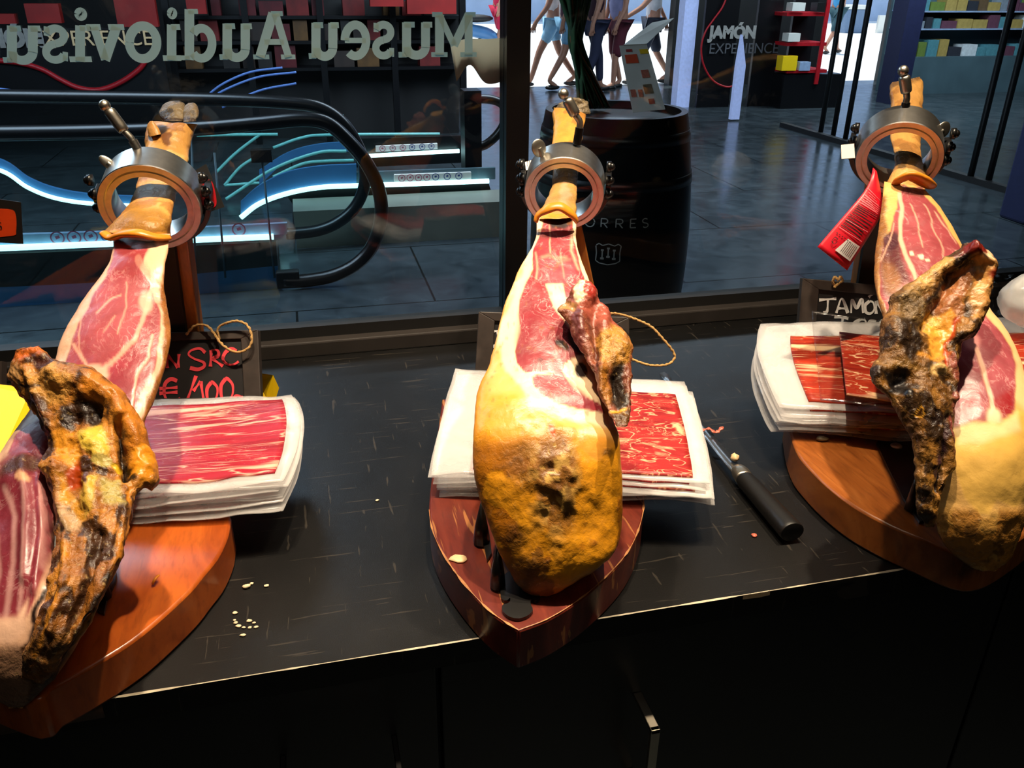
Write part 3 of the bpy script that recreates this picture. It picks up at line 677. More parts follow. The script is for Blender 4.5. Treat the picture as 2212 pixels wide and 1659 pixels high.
s.poly(MA, MEAT, mm, 1.6)
s.poly([(1150,590),(1172,612),(1196,667),(1215,700),(1190,760),(1120,770),(1116,740),(1128,640)], (132, 38, 46), mm, 10, .8)
s.poly([(1155,815),(1215,806),(1300,880),(1305,890),(1206,868),(1165,850)], (140, 40, 52), mm, 6, .7)
s.poly([(1170,560),(1250,560),(1236,612),(1176,614)], (146, 74, 84), mm, 8, .8)
s.line([(1158,545),(1161,570),(1157,605)], 3, FATW, ff_, 3, .5); s.line([(1166,809),(1192,805)], 5, FATW, ff_, 2)
s.line([(1212,545),(1219,600)], 2, FATW, ff_, 3, .4); s.line([(1172,556),(1186,551),(1200,558),(1225,556)], 4, (226, 170, 130), ff_, 5, .55); s.line([(1206,566),(1232,560)], 3, (206, 150, 120), ff_, 4, .5); s.line([(1237,500),(1234,540),(1250,580)], 4, FATW, ff_, 4, .55)
s.line([(1186,480),(1190,545)], 3, FATW, ff_, 2, .5)
s.spot(1214, 748, 17, 9, (34, 14, 10), none, 30); s.spot(1245, 740, 16, 30, (40, 12, 10), none, -20); s.spot(1255, 800, 13, 17, (24, 8, 8), none, -20, .2)
s.spot(1166, 782, 8, 7, (110, 44, 50), mm)
s.poly([(1176,462),(1240,462),(1236,488),(1220,496),(1190,492)], (30, 8, 8), none, 6)  # shaded hollow under the skin lip, painted dark into the meat
s.W = s.px+(s.W-s.px)*1.0; s.warp(12, 30, 11)
low = sst((s.px[:, 1]-935)/40)
s.speck(26, .18, (150, 84, 14), (0, .5, 0), 21, .75, low)
s.speck(34, .38, BROWN, (0, .8, 0), 31, .7, low*sst((s.px[:, 1]-1040)/200+.25))
s.spot(1150, 1000, 55, 50, (130, 84, 34), (0, .9, 0), 10, .9, .8); s.spot(1208, 1000, 40, 75, (112, 72, 30), (0, .9, 0), -15, .7, .85); s.spot(1192, 1080, 34, 80, (120, 78, 34), (0, .8, 0), -10, .8, .8)
s.speck(75, .25, (206, 164, 84), (0, .3, 0), 41, .9, np.exp(-(((s.px[:, 0]-1198)/45)**2+((s.px[:, 1]-1040)/100)**2))*1.3)
s.spot(1222, 1085, 10, 45, (70, 40, 14), (0, .6, 0), 5, .8, .7); s.spot(1105, 1160, 24, 30, (74, 42, 14), (0, .8, 0), 0, .9, .8); s.spot(1125, 1235, 40, 40, (64, 36, 12), (0, .8, 0), 0, 1, .8); s.spot(1310, 985, 14, 10, (80, 50, 16), (0, 1, 0), 0, .8, .7)
s.spot(1192, 932, 8, 12, (170, 66, 20), none, 0, .6, .9)
s.speck(160, .75, (150, 90, 30), None, 51, .4, 1-low)
hamM = ham_root('cured_ham', 'cured ham in the middle, whole yellow mouldy butt facing front', s)
s.make('ham_body', MT['ham'], hamM, label='carved red meat edged with white fat above a yellow mouldy rind')
rows = [((1255,606),(1262,606)),((1238,628),(1282,624)),((1222,652),(1292,654)),((1200,668),(1312,676)),((1226,694),(1330,698)),((1243,735),(1359,730)),((1261,763),(1365,760)),((1268,784),(1367,790)),((1288,811),(1367,820)),((1294,852),(1366,852)),((1309,880),(1364,880)),((1321,905),(1361,905)),((1334,921),(1354,920))]
dd = [.845,.838,.828,.818,.805,.785,.77,.757,.744,.728,.715,.703,.695]
b_ = Solid([(a, b, d) for (a, b), d in zip(rows, dd)], 120, 80, 24, roll=.5, thick=1.3, maxth=.07, sm=.4)
b_.bumps([(1262, 640, 22, 26, .006), (1255, 700, 12, 50, .006), (1285, 735, 10, 60, -.008), (1305, 690, 14, 40, .005), (1335, 745, 20, 25, .005), (1335, 835, 20, 42, -.016), (1300, 800, 8, 40, .005)])
b_.rough(.0017, 60, 4, 3); b_.rough(.0011, 170, 3, 4); b_.warp(7, 60, 2)
b_.base((120, 62, 40), (.2, .5, 0))
b_.poly([(1240,600),(1300,600),(1345,720),(1310,730),(1280,690),(1240,670)], (150, 74, 58), (.2, .2, 0), 8)
b_.spot(1256, 634, 13, 26, FATW, ff_, 10); b_.spot(1272, 625, 10, 20, (150, 44, 34), mm, -20); b_.poly([(1200,668),(1225,655),(1250,662),(1240,676)], (176, 130, 80), none, 4)
b_.poly([(1226,680),(1256,672),(1270,730),(1262,760),(1244,735)], (104, 50, 44), (.5, .1, 0), 5)
b_.poly([(1290,720),(1330,700),(1362,740),(1362,780),(1330,800),(1300,780)], (176, 124, 48), (0, .8, 0), 7); b_.poly([(1318,790),(1350,782),(1360,870),(1345,885),(1318,860)], (30, 18, 8), (0, .3, 0), 6)
b_.poly([(1292,790),(1312,782),(1320,860),(1312,880),(1296,850)], (146, 92, 26), (0, .8, 0), 5); b_.poly([(1318,885),(1362,878),(1360,918),(1334,924)], (82, 50, 14), (0, .5, 0), 5); b_.line([(1318,888),(1350,878)], 6, (206, 146, 40), none, 3)
b_.line([(1276,690),(1285,750),(1292,800)], 4, (60, 26, 16), none, 3, .8)
b_.make('hip_bone', MT['dry'], hamM, label='dried brown hip bone jutting up on the right side')
def shank(rows, dd, base, dark, hamo, seed, name='shank', warp=8):
    q = Solid([(a, b, d) for (a, b), d in zip(rows, dd)], 90, 56, 30, roll=.9, thick=1.0, maxth=.05, close=(0, 0))
    q.rough(.0012, 60, 4, seed); q.warp(warp, 50, seed); q.base(base, (0, .12, 0)); q.put(np.ones(len(q.P)), base, (0, .12, 0), False)
    q.speck(40, .25, dark, (0, .3, 0), seed+3, .6); return q
def lip(P_, r, mat, hamo, flat=.55):
    pts = smoothp([U(x, y, d) for x, y, d in P_], 36); r_ = r*np.sin(np.linspace(.35, math.pi-.35, 36))**.5*(1+.12*fbm(pts*90, 3))
    return mk('skin_lip', tube(pts, r_, 12, flat), mat, hamo)
MT['lip'] = plain('translucent_skin_lip', S(216, 132, 34), .35, var=.2, vs=50)
rows = [((1160,474),(1243,470)),((1170,452),(1244,452)),((1185,424),(1245,424)),((1193,395),(1247,395)),((1196,350),(1250,350)),((1193,309),(1256,309)),((1195,275),(1260,275)),((1194,245),(1266,248)),((1196,232),(1268,238))]
q = shank(rows, [1.005,1.03,1.07,1.12,1.18,1.23,1.27,1.30,1.315], (198, 146, 62), (150, 92, 44), hamM, 5)
q.poly([(1170,380),(1250,380),(1246,460),(1165,460)], (156, 122, 66), (0, .3, 0), 14); q.spot(1222, 420, 12, 26, (190, 150, 124), none, 0, .9, .6); q.line([(1175,462),(1240,460)], 10, (206, 130, 40), none, 5)
q.make('shank', MT['dry'], hamM, label='yellow skin of the shank passing through the ring')
h = Solid([((1205,246),(1274,246),1.31),((1204,236),(1276,238),1.312),((1212,222),(1272,222),1.318),((1222,213),(1262,214),1.32)], 50, 40, 20, roll=.9, thick=.9, maxth=.035)
h.rough(.003, 90, 4, 4); h.base((120, 108, 84), (0, .7, 0)); h.make('hoof_stump', MT['dry'], hamM, label='grey sawn end of the trotter')
lip([(1157,479,.995),(1163,464,.995),(1184,451,.99),(1208,446,.988),(1228,457,.99),(1240,468,.995),(1245,477,1.0)], .0075, MT['lip'], hamM)
# ------------------------------------------------------------------ ham on the left
MEAT2 = (164, 70, 78); PINK = (226, 164, 140)
rows = [((248,505),(368,505)),((244,540),(363,540)),((236,575),(356,570)),((209,613),(353,615)),((180,650),(359,660)),((154,690),(368,700)),((132,735),(370,730)),((115,787),(362,775)),((77,870),(330,870)),((43,918),(305,930)),((0,978),(297,985)),((-35,1040),(296,1040)),((-62,1110),(286,1090)),((-80,1190),(266,1190)),((-88,1270),(235,1265)),((-88,1340),(198,1335)),((-80,1410),(155,1415)),((-55,1470),(115,1470)),((-10,1515),(70,1515)),((20,1530),(50,1530))]
dd = [.99,.96,.93,.91,.885,.858,.835,.81,.755,.725,.695,.662,.632,.592,.562,.537,.520,.512,.512,.514]
s = Solid([(a, b, d) for (a, b), d in zip(rows, dd)], 200, 130, 34, roll=.28, thick=1.2, maxth=.12)
s.bumps([(250, 700, 80, 120, .004), (60, 1150, 50, 160, .006), ('l', [(112, 960), (112, 1100), (110, 1250)], 10, -.010), (40, 1040, 40, 40, .006), ('l', [(60, 1000), (70, 1100), (60, 1250)], 14, .005), ('l', [(90, 1030), (100, 1150), (80, 1280)], 8, .004)])
s.rough(.0009, 40, 4, 12); s.rough(.003, 45, 4, 14, s.front*sst((s.px[:, 0]-108)/14)*sst((s.px[:, 1]-980)/30))
s.warp(9, 30, 13)
s.base((214, 168, 128), (0, .1, .4))
s.put(np.ones(len(s.P)), (196, 140, 84), (0, .3, .2), False); s.put(np.ones(len(s.P)), (224, 178, 146), (0, 0, .6))
s.line([(364,540),(356,600),(366,690),(370,730),(360,790),(332,870),(300,950)], 20, (150, 92, 36), (0, .8, 0), 5)
s.W = s.px*.5+s.W*.5
s.poly([(252,520),(320,516),(312,560),(322,598),(340,640),(350,690),(346,740),(334,800),(302,862),(285,910),(240,980),(120,1010),(60,1000),(20,1030),(-10,1100),(-40,1200),(-44,1360),(30,1375),(62,1330),(85,1280),(105,1180),(110,1100),(104,1010),(20,985),(40,940),(100,890),(138,800),(152,760),(170,700),(202,640),(232,595)], MEAT2, mm, 2.5)
s.poly([(240,600),(300,600),(292,700),(262,750),(222,790),(200,780),(186,720),(200,650)], (172, 82, 88), mm, 10, .8)
s.poly([(222,820),(260,790),(300,740),(318,700),(330,760),(312,840),(288,900),(250,870)], (150, 52, 62), mm, 8, .9)
s.poly([(300,640),(348,640),(344,700),(336,760),(316,820),(300,860),(310,780),(322,700)], (138, 54, 62), mm, 6, .7)
s.poly([(0,1000),(96,930),(112,1000),(112,1100),(104,1190),(84,1280),(60,1330),(-40,1330),(-40,1100)], (124, 40, 52), mm, 10, .9)
for L, w_ in (([(161,744),(187,791),(214,806)], 7), ([(214,806),(247,787),(294,740),(308,700),(320,665),(332,622)], 10), ([(187,794),(172,750),(176,690),(207,627)], 3), ([(334,727),(321,774),(301,807),(288,854),(284,884)], 6), ([(274,607),(276,667),(254,727)], 3), ([(300,560),(330,600),(345,650)], 14), ([(210,680),(240,650),(262,640)], 5), ([(225,720),(250,690)], 3)):
    s.line(L, w_, PINK, ff_, 2.2, .9)
s.spot(212, 808, 26, 16, (232, 176, 152), ff_, 20, .6); s.spot(318, 655, 16, 26, (232, 180, 156), ff_, 0, .7, .8)
s.poly([(322,520),(366,510),(358,565),(352,610),(336,590),(318,560)], (232, 188, 150), ff_, 6)
s.poly([(255,508),(340,508),(336,530),(262,532)], (40, 10, 8), none, 6); s.poly([(258,530),(322,526),(312,560),(296,600),(246,590)], (148, 50, 50), mm, 6, .6)  # first patch paints the dark of the hollow under the collar
for L, w_ in (([(20,1060),(40,1120),(30,1220),(10,1330)], 12), ([(60,1040),(66,1120),(56,1220),(40,1320)], 10), ([(-10,1130),(0,1230),(-20,1340)], 10), ([(92,1050),(100,1120),(92,1230)], 7)):
    s.line(L, w_, (200, 150, 142), ff_, 5, .7)
s.poly([(-60,1335),(35,1335),(62,1300),(52,1370),(20,1390),(-60,1385)], (236, 190, 160), ff_, 8)
s.spot(55, 1010, 45, 22, (76, 40, 30), (.2, .8, 0), -20, .6); s.spot(60, 1042, 14, 10, (212, 160, 120), ff_, 0, .5)
s.W = s.px+(s.W-s.px)*2; s.warp(12, 45, 19)
bot = sst((s.px[:, 0]-112+(s.px[:, 1]-1250)*.22)/10)*sst((s.px[:, 1]-985)/20)
s.put(bot, (150, 96, 28), (0, .9, 0)); s.speck(40, .1, (200, 146, 42), (0, .6, 0), 61, .8, bot); s.speck(50, .25, (44, 24, 10), (0, .6, 0), 71, .9, bot)
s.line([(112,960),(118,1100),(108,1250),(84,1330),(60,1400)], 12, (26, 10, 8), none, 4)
s.line([(283,1090),(272,1150),(255,1230),(232,1270)], 12, (196, 134, 48), (0, .4, 0), 4)
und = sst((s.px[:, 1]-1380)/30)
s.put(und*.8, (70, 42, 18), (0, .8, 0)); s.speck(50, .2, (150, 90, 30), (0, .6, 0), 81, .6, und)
hamL = ham_root('cured_ham', 'cured ham at the left edge, carved open to the bone, trotter still on', s)
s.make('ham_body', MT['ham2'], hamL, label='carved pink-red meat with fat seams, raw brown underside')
rows = [((40,757),(84,747)),((24,785),(105,768)),((20,815),(135,800)),((34,845),(200,812)),((58,875),(246,848)),((80,905),(270,890)),((100,940),(286,930)),((106,970),(297,970)),((96,988),(309,1008)),((88,1005),(317,1035)),((102,1035),(302,1046)),((116,1070),(292,1070)),((119,1120),(283,1112)),((119,1180),(266,1180)),((108,1240),(238,1240)),((92,1305),(203,1310)),((68,1370),(163,1380)),((48,1420),(123,1440)),((45,1462),(88,1475))]
dd = [.755,.745,.735,.722,.708,.693,.680,.668,.655,.645,.636,.624,.606,.578,.553,.530,.512,.505,.506]
b_ = Solid([(a, b, d) for (a, b), d in zip(rows, dd)], 200, 110, 26, roll=.38, thick=1.1, maxth=.06, sm=.35)
b_.bumps([('l', [(120,810),(190,830),(240,865),(275,930),(300,1010),(306,1035)], 22, .013), ('l', [(60,800),(80,850),(110,920)], 10, .006), (205, 890, 26, 30, -.014), (158, 905, 14, 26, -.008), (212, 968, 26, 44, .008), ('l', [(255,920),(265,980),(272,1030)], 9, -.014), (160, 1030, 22, 34, -.006), ('l', [(122,1000),(130,1080),(150,1140)], 9, .006), ('l', [(190,1040),(205,1120)], 16, .006), ('l', [(150,1160),(140,1260),(110,1360)], 10, .006), ('l', [(215,1150),(190,1260),(150,1370)], 10, -.007), ('l', [(270,1090),(250,1200),(190,1320)], 8, .005)])
b_.rough(.0020, 55, 4, 5); b_.rough(.0012, 160, 3, 6); b_.warp(9, 60, 7)
b_.base((150, 92, 30), (0, .75, 0))
b_.speck(35, .05, (186, 122, 44), (0, .5, 0), 3, .9); b_.speck(50, .22, (56, 30, 12), (0, .5, 0), 8, .95)
b_.poly([(30,760),(90,742),(104,764),(60,775),(40,800)], (190, 96, 34), (0, .3, 0), 6)
b_.poly([(60,770),(100,766),(140,805),(120,830),(80,800)], (70, 36, 26), (0, .5, 0), 5); b_.poly([(24,790),(40,780),(50,830),(36,850)], (174, 130, 80), (0, .2, 0), 5)
b_.poly([(60,810),(110,800),(170,820),(150,870),(110,880),(80,850)], (198, 142, 62), (0, .7, 0), 7, .9); b_.line([(42,830),(90,830)], 8, (50, 26, 14), (0, .5, 0), 4)
b_.poly([(55,860),(85,850),(120,930),(110,955)], (66, 32, 18), (0, .4, 0), 6); b_.line([(75,880),(108,912)], 6, (206, 170, 130), none, 2)
b_.poly([(170,862),(212,856),(222,900),(196,925),(172,905)], (34, 20, 10), (0, .4, 0), 7); b_.poly([(128,880),(160,870),(160,925),(140,930)], (40, 26, 18), (0, .5, 0), 4)
b_.line([(262,925),(262,990),(285,1035)], 14, (30, 20, 10), (0, .4, 0), 5)
b_.line([(200,835),(245,868),(278,930),(300,1005)], 26, (190, 116, 30), (0, .35, 0), 8, .9); b_.poly([(282,975),(302,965),(318,1035),(300,1046),(284,1020)], (222, 144, 30), (0, .05, 0), 4)
b_.poly([(168,925),(218,912),(234,960),(232,1005),(205,1000),(180,970)], (212, 178, 62), (0, .3, 0), 6); b_.spot(222, 1000, 20, 14, (196, 176, 90), (0, .3, 0)); b_.spot(250, 1010, 12, 9, (226, 186, 40), none, 20)
b_.poly([(125,930),(168,925),(175,985),(150,1010),(125,985)], (208, 138, 36), (0, .3, 0), 7); b_.spot(155, 1022, 16, 28, (166, 62, 14), none, 10, .6)
b_.poly([(130,1020),(150,1050),(190,1120),(170,1130),(140,1080)], (206, 144, 40), (0, .3, 0), 5); b_.poly([(172,1020),(210,1030),(205,1110),(185,1115),(170,1060)], (206, 166, 62), (0, .3, 0), 6); b_.spot(182, 1030, 8, 14, (96, 66, 60), none, -20)
b_.poly([(215,1040),(262,1040),(270,1090),(225,1090)], (170, 150, 74), (0, .5, 0), 8); b_.line([(286,1060),(272,1140),(250,1215)], 10, (204, 130, 40), (0, .2, 0), 4)
b_.line([(108,1080),(150,1100),(165,1080)], 4, (220, 190, 150), none, 4, .7); b_.spot(150, 1125, 26, 18, (196, 160, 112), (0, .4, 0), 30, .8, .8)
b_.line([(205,1170),(180,1260),(140,1360)], 16, (58, 34, 18), (0, .5, 0), 6); b_.line([(150,1180),(135,1260),(100,1350),(70,1420)], 10, (200, 130, 34), (0, .4, 0), 5); b_.line([(228,1240),(205,1290),(160,1370)], 10, (40, 26, 16), (0, .5, 0), 4)
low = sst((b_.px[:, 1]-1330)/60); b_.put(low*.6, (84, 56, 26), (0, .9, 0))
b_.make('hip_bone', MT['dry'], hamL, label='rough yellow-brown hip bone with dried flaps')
rows = [((222,504),(369,512)),((240,486),(370,494)),((258,468),(371,478)),((276,446),(372,458)),((290,420),(378,428)),((302,378),(394,388)),((311,340),(405,352)),((313,315),(408,330)),((314,288),(413,305)),((318,265),(420,280)),((338,262),(426,268))]
q = shank(rows, [.985,.99,1.0,1.03,1.07,1.14,1.19,1.22,1.24,1.26,1.27], (206, 152, 78), (140, 84, 36), hamL, 25)
q.poly([(220,500),(250,470),(290,440),(372,470),(372,515)], (170, 122, 52), (0, .3, 0), 8); q.line([(222,504),(270,500),(368,508)], 8, (224, 150, 40), none, 4); q.line([(310,335),(360,322),(408,348)], 6, (190, 190, 120), none, 4, .8)
q.spot(345, 285, 14, 14, (50, 34, 18), none, 0, .6); q.spot(362, 298, 12, 10, (120, 76, 40), none)
q.make('shank', MT['dry'], hamL, label='tan skin of the shank passing through the ring')
q = Solid([((322,296),(348,290),1.235),((318,280),(344,278),1.24),((319,268),(336,268),1.245),((324,261),(330,261),1.248)], 40, 30, 16, roll=.8, thick=1, maxth=.02); q.base((206, 150, 80), (0, .2, 0)); q.make('dewclaw_skin', MT['dry'], hamL)
for nm_, R_, dd_ in (('hoof', [((352,262),(398,262)),((344,248),(404,250)),((345,234),(404,236)),((354,224),(398,224)),((366,219),(388,219))], 1.275), ('hoof', [((396,264),(424,262)),((394,250),(429,250)),((396,234),(429,236)),((400,226),(424,226)),((406,222),(418,222))], 1.27)):
    q = Solid([(a, b, dd_+.01*i) for i, (a, b) in enumerate(R_)], 60, 44, 20, roll=.9, thick=1, maxth=.035); q.rough(.0015, 60, 4, 6); q.warp(6, 60, 3); q.base((120, 104, 76), (0, .5, 0)); q.speck(40, .2, (52, 44, 34), (0, .6, 0), 4, .9); q.line([(340,262),(395,256),(430,264)], 8, (50, 30, 14), (0, .5, 0), 4)
    q.make(nm_, MT['dry'], hamL, label='grey-brown horn hoof')
lip([(221,502,.985),(240,513,.98),(268,505,.972),(300,504,.968),(335,512,.972),(366,513,.985)], .0085, MT['lip'], hamL)

# ------------------------------------------------------------------ ham on the right
rows = [((1909,392),(1996,405)),((1905,440),(2018,435)),((1902,470),(2038,458)),((1894,525),(2070,520)),((1888,580),(2094,578)),((1892,630),(2117,635)),((1908,690),(2152,685)),((1930,760),(2190,742)),((1950,850),(2215,810)),((1968,930),(2232,880)),((1982,1000),(2238,960)),((1998,1060),(2234,1030)),((2012,1110),(2222,1090)),((2030,1155),(2205,1145)),((2056,1190),(2186,1192)),((2090,1218),(2168,1216)),((2122,1233),(2150,1233))]
pr = lambda y: pl(y, .719, .424)
dd = [pr(y) for y in (398,438,464,522,579,632,688,750,830,905)]+[.722,.707,.697,.690,.685,.682,.682]
s = Solid([(a, b, d) for (a, b), d in zip(rows, dd)], 190, 130, 34, roll=.28, thick=1.2, maxth=.12)
s.bumps([(2010, 540, 70, 80, .004), (2150, 1020, 70, 90, .006), (2110, 1150, 70, 60, .008), (2130, 800, 60, 100, .004), (1920, 560, 14, 60, -.003)])
s.rough(.0009, 40, 4, 22); low = sst((s.px[:, 1]-1085)/25)*s.front
s.rough(.0020, 40, 4, 24, low); s.warp(9, 30, 23)
s.base((170, 120, 60), (0, .6, .2)); s.put(np.ones(len(s.P)), (214, 168, 96), (0, .15, .5))
s.line([(1905,440),(1893,525),(1888,600),(1900,680),(1925,750)], 24, (132, 84, 30), (0, .9, 0), 6)
s.poly([(2075,575),(2130,640),(2200,740),(2240,850),(2240,900),(2190,860),(2180,760),(2110,640)], (232, 186, 130), ff_, 8)
s.W = s.px*.5+s.W*.5
s.poly([(1946,408),(1990,408),(2010,440),(2046,490),(2066,528),(2086,580),(2108,640),(2136,686),(2162,722),(2184,768),(2196,830),(2192,880),(2178,904),(2158,914),(2100,918),(2060,925),(2040,860),(1960,820),(1925,720),(1905,640),(1900,590),(1905,540),(1922,490),(1938,450)], (152, 66, 72), mm, 2.5)
s.poly([(1905,520),(1935,500),(1950,560),(1975,640),(1960,660),(1915,640),(1900,590)], (92, 36, 40), (.6, .4, 0), 7); s.spot(1925, 600, 18, 40, (150, 100, 60), (.2, .7, 0), -15, .9, .8); s.spot(1922, 520, 16, 22, (70, 28, 38), mm)
s.poly([(2066,690),(2140,690),(2190,790),(2190,890),(2110,915),(2068,915)], (154, 72, 80), mm, 8, .8); s.poly([(2130,870),(2190,840),(2190,890),(2160,908),(2140,905)], (150, 34, 40), mm, 7)
for L, w_ in (([(1943,415),(1948,445),(1944,478),(1941,523),(1958,553),(1975,590),(1990,640)], 9), ([(1992,441),(2010,480),(2030,540),(2036,580)], 2), ([(2015,460),(2048,500),(2062,530)], 2), ([(1965,440),(1985,500),(1990,540)], 2), ([(2105,740),(2124,802),(2142,860),(2146,925)], 9), ([(1930,480),(1905,560)], 2)):
    s.line(L, w_, (228, 180, 150), ff_, 2.2, .9)
s.spot(2100, 738, 16, 18, (222, 140, 134), ff_, 0, .8); s.spot(1958, 640, 16, 26, (206, 140, 134), ff_, 0, .8, .7); s.spot(2145, 905, 16, 22, (244, 214, 170), ff_, 0, .8)
for x, y, r_ in ((1972,553,5),(1990,560,6),(2003,568,5),(2062,548,5)): s.spot(x, y, r_, r_*.6, (244, 214, 180), ff_, 20, .5)
s.poly([(2058,925),(2100,914),(2158,914),(2196,885),(2250,900),(2250,1080),(2212,1082),(2180,1092),(2150,1080),(2129,1108),(2105,1108),(2080,1078),(2062,1000)], (226, 180, 88), ff_, 4)
s.poly([(2060,925),(2100,915),(2158,916),(2196,890),(2200,930),(2120,960),(2070,960)], (240, 216, 160), ff_, 9, .8)
s.warp(12, 40, 29)
s.put(low*sst((sdist(s.W, [(2000,900),(2250,880),(2250,1082),(2212,1082),(2180,1092),(2150,1082),(2129,1110),(2105,1110),(2080,1080)]))/4+.5), (168, 116, 46), (0, .8, 0))
s.speck(30, .2, (96, 64, 22), (0, .9, 0), 91, .8, low); s.speck(50, .2, (206, 160, 80), (0, .4, 0), 95, .6, low)
s.poly([(1946,396),(2000,400),(1996,418),(1950,420)], (110, 56, 50), mm, 5)
hamR = ham_root('cured_ham', 'cured ham at the right edge, pale fat band above an olive rind', s)
s.make('ham_body', MT['ham2'], hamR, label='carved pink meat with one pale fat seam')
rows = [((2086,534),(2112,531)),((2070,546),(2134,541)),((2045,572),(2148,570)),((2010,600),(2143,608)),((1968,630),(2129,626)),((1934,648),(2116,655)),((1924,680),(2096,685)),((1910,720),(2086,715)),((1902,760),(2078,760)),((1883,800),(2061,805)),((1887,828),(2058,840)),((1915,855),(2058,870)),((1945,900),(2062,906)),((1972,943),(2066,945)),((1976,990),(2066,1010)),((1983,1037),(2044,1042)),((1992,1084),(2028,1084)),((2002,1138),(2018,1138))]
dd = [.855,.85,.843,.835,.825,.815,.803,.788,.772,.755,.742,.733,.722,.712,.702,.692,.685,.680]
b_ = Solid([(a, b, d) for (a, b), d in zip(rows, dd)], 200, 110, 26, roll=.34, thick=1.1, maxth=.06, sm=.35)
b_.bumps([('l', [(1945,650),(1990,620),(2050,575),(2095,545)], 12, .008), ('l', [(2100,545),(2132,570),(2120,620),(2098,680),(2078,720)], 13, .012), ('l', [(2060,600),(2030,660),(2000,700)], 14, -.010), (2035, 725, 28, 60, -.010), (1940, 720, 26, 50, .010), (1945, 820, 28, 20, -.014), (1900, 805, 14, 18, .007), ('l', [(2062,760),(2060,860)], 6, .006), ('l', [(1960,850),(1990,950),(2000,1100)], 14, .007), ('l', [(2050,900),(2045,1000),(2030,1060)], 9, -.008), (2030, 790, 14, 10, .006)])
b_.rough(.0020, 55, 4, 35); b_.rough(.0012, 160, 3, 36); b_.warp(9, 60, 37)
b_.base((112, 74, 26), (0, .8, 0)); b_.speck(38, .1, (150, 104, 42), (0, .6, 0), 33, .9); b_.speck(46, .2, (48, 30, 12), (0, .5, 0), 38, .95)
b_.poly([(2085,534),(2115,530),(2145,548),(2148,575),(2130,560),(2100,548),(2060,570)], (110, 28, 18), none, 5); b_.spot(2122, 556, 14, 10, (236, 204, 160), none, 30, .6)
b_.poly([(2100,552),(2140,565),(2140,600),(2120,650),(2095,690),(2080,700),(2100,640)], (196, 142, 78), (0, .2, 0), 6); b_.spot(2130, 590, 14, 14, (130, 44, 24), none, 0, .6); b_.spot(2140, 612, 6, 14, (190, 150, 80), (0, .4, 0))
b_.line([(1960,640),(2010,605),(2055,572)], 12, (196, 152, 86), (0, .5, 0), 4); b_.line([(1998,650),(2050,600),(2086,562)], 14, (26, 14, 10), (0, .4, 0), 6)
b_.poly([(2030,640),(2070,590),(2098,575),(2090,640),(2070,680),(2035,700)], (150, 92, 50), (0, .3, 0), 7)
b_.poly([(2008,690),(2060,665),(2064,700),(2055,760),(2020,770),(2012,730)], (214, 150, 54), (0, .1, 0), 6); b_.poly([(2000,680),(2020,660),(2040,680),(2030,700),(2010,705)], (226, 170, 66), (0, .6, 0), 5); b_.line([(2064,690),(2056,740),(2052,790)], 8, (176, 62, 26), none, 4)
b_.poly([(1935,650),(1985,620),(2000,660),(1990,720),(1950,700)], (104, 84, 50), (0, 1, 0), 9, .8); b_.poly([(1945,690),(1990,690),(1995,770),(1960,790),(1940,740)], (36, 22, 10), (0, .4, 0), 9)
b_.poly([(1905,800),(1960,790),(1975,840),(1945,860),(1915,845)], (14, 8, 6), (0, .2, 0), 8); b_.line([(1900,790),(1960,785),(2000,800)], 8, (150, 110, 50), (0, .8, 0), 6, .7); b_.line([(1990,765),(2030,775),(2050,765)], 8, (220, 150, 50), (0, .5, 0), 5); b_.spot(2030, 795, 18, 12, (214, 176, 110), (0, .3, 0), 0, .7)
b_.spot(1984, 895, 10, 9, (70, 40, 12), (0, .3, 0)); b_.line([(1976,885),(1990,882),(1996,896),(1984,906),(1974,898),(1976,885)], 4, (206, 150, 50), none, 2)
b_.line([(2048,900),(2042,980),(2022,1050)], 16, (62, 34, 36), (.3, .5, 0), 5); b_.spot(2030, 900, 14, 18, (34, 18, 10), (0, .5, 0)); b_.line([(2062,760),(2061,900),(2064,1000)], 5, (150, 70, 66), (.4, .3, 0), 3, .8)
b_.line([(2018,1040),(2024,1075)], 6, (170, 120, 50), (0, .5, 0), 4)
b_.make('hip_bone', MT['dry'], hamR, label='dark olive-brown hip bone with a glossy red knuckle')
rows = [((1912,406),(2004,408)),((1922,384),(2006,386)),((1934,355),(1995,358)),((1930,325),(1988,326)),((1922,295),(1988,296)),((1919,268),(1990,268)),((1923,235),(1994,232)),((1923,205),(1995,200)),((1921,185),(1994,172)),((1928,178),(1988,166))]
q = shank(rows, [1.125,1.135,1.16,1.20,1.24,1.275,1.31,1.34,1.365,1.375], (202, 150, 80), (140, 88, 40), hamR, 45)
q.poly([(1920,330),(1985,330),(2012,410),(1910,410)], (206, 154, 88), (0, .15, 0), 8); q.spot(1950, 345, 14, 20, (130, 100, 60), (0, .6, 0)); q.poly([(1915,190),(2000,170),(2000,150),(1915,160)], (134, 96, 48), (0, .8, 0), 8); q.line([(1960,175),(1958,230)], 6, (140, 94, 44), (0, .3, 0), 4)
q.make('shank', MT['dry'], hamR, label='tan skin of the shank passing through the ring')
lip([(1934,397,1.115),(1945,388,1.105),(1965,380,1.10),(1985,386,1.10),(2005,398,1.105),(2013,404,1.115)], .0098, MT['lip'], hamR, .5)

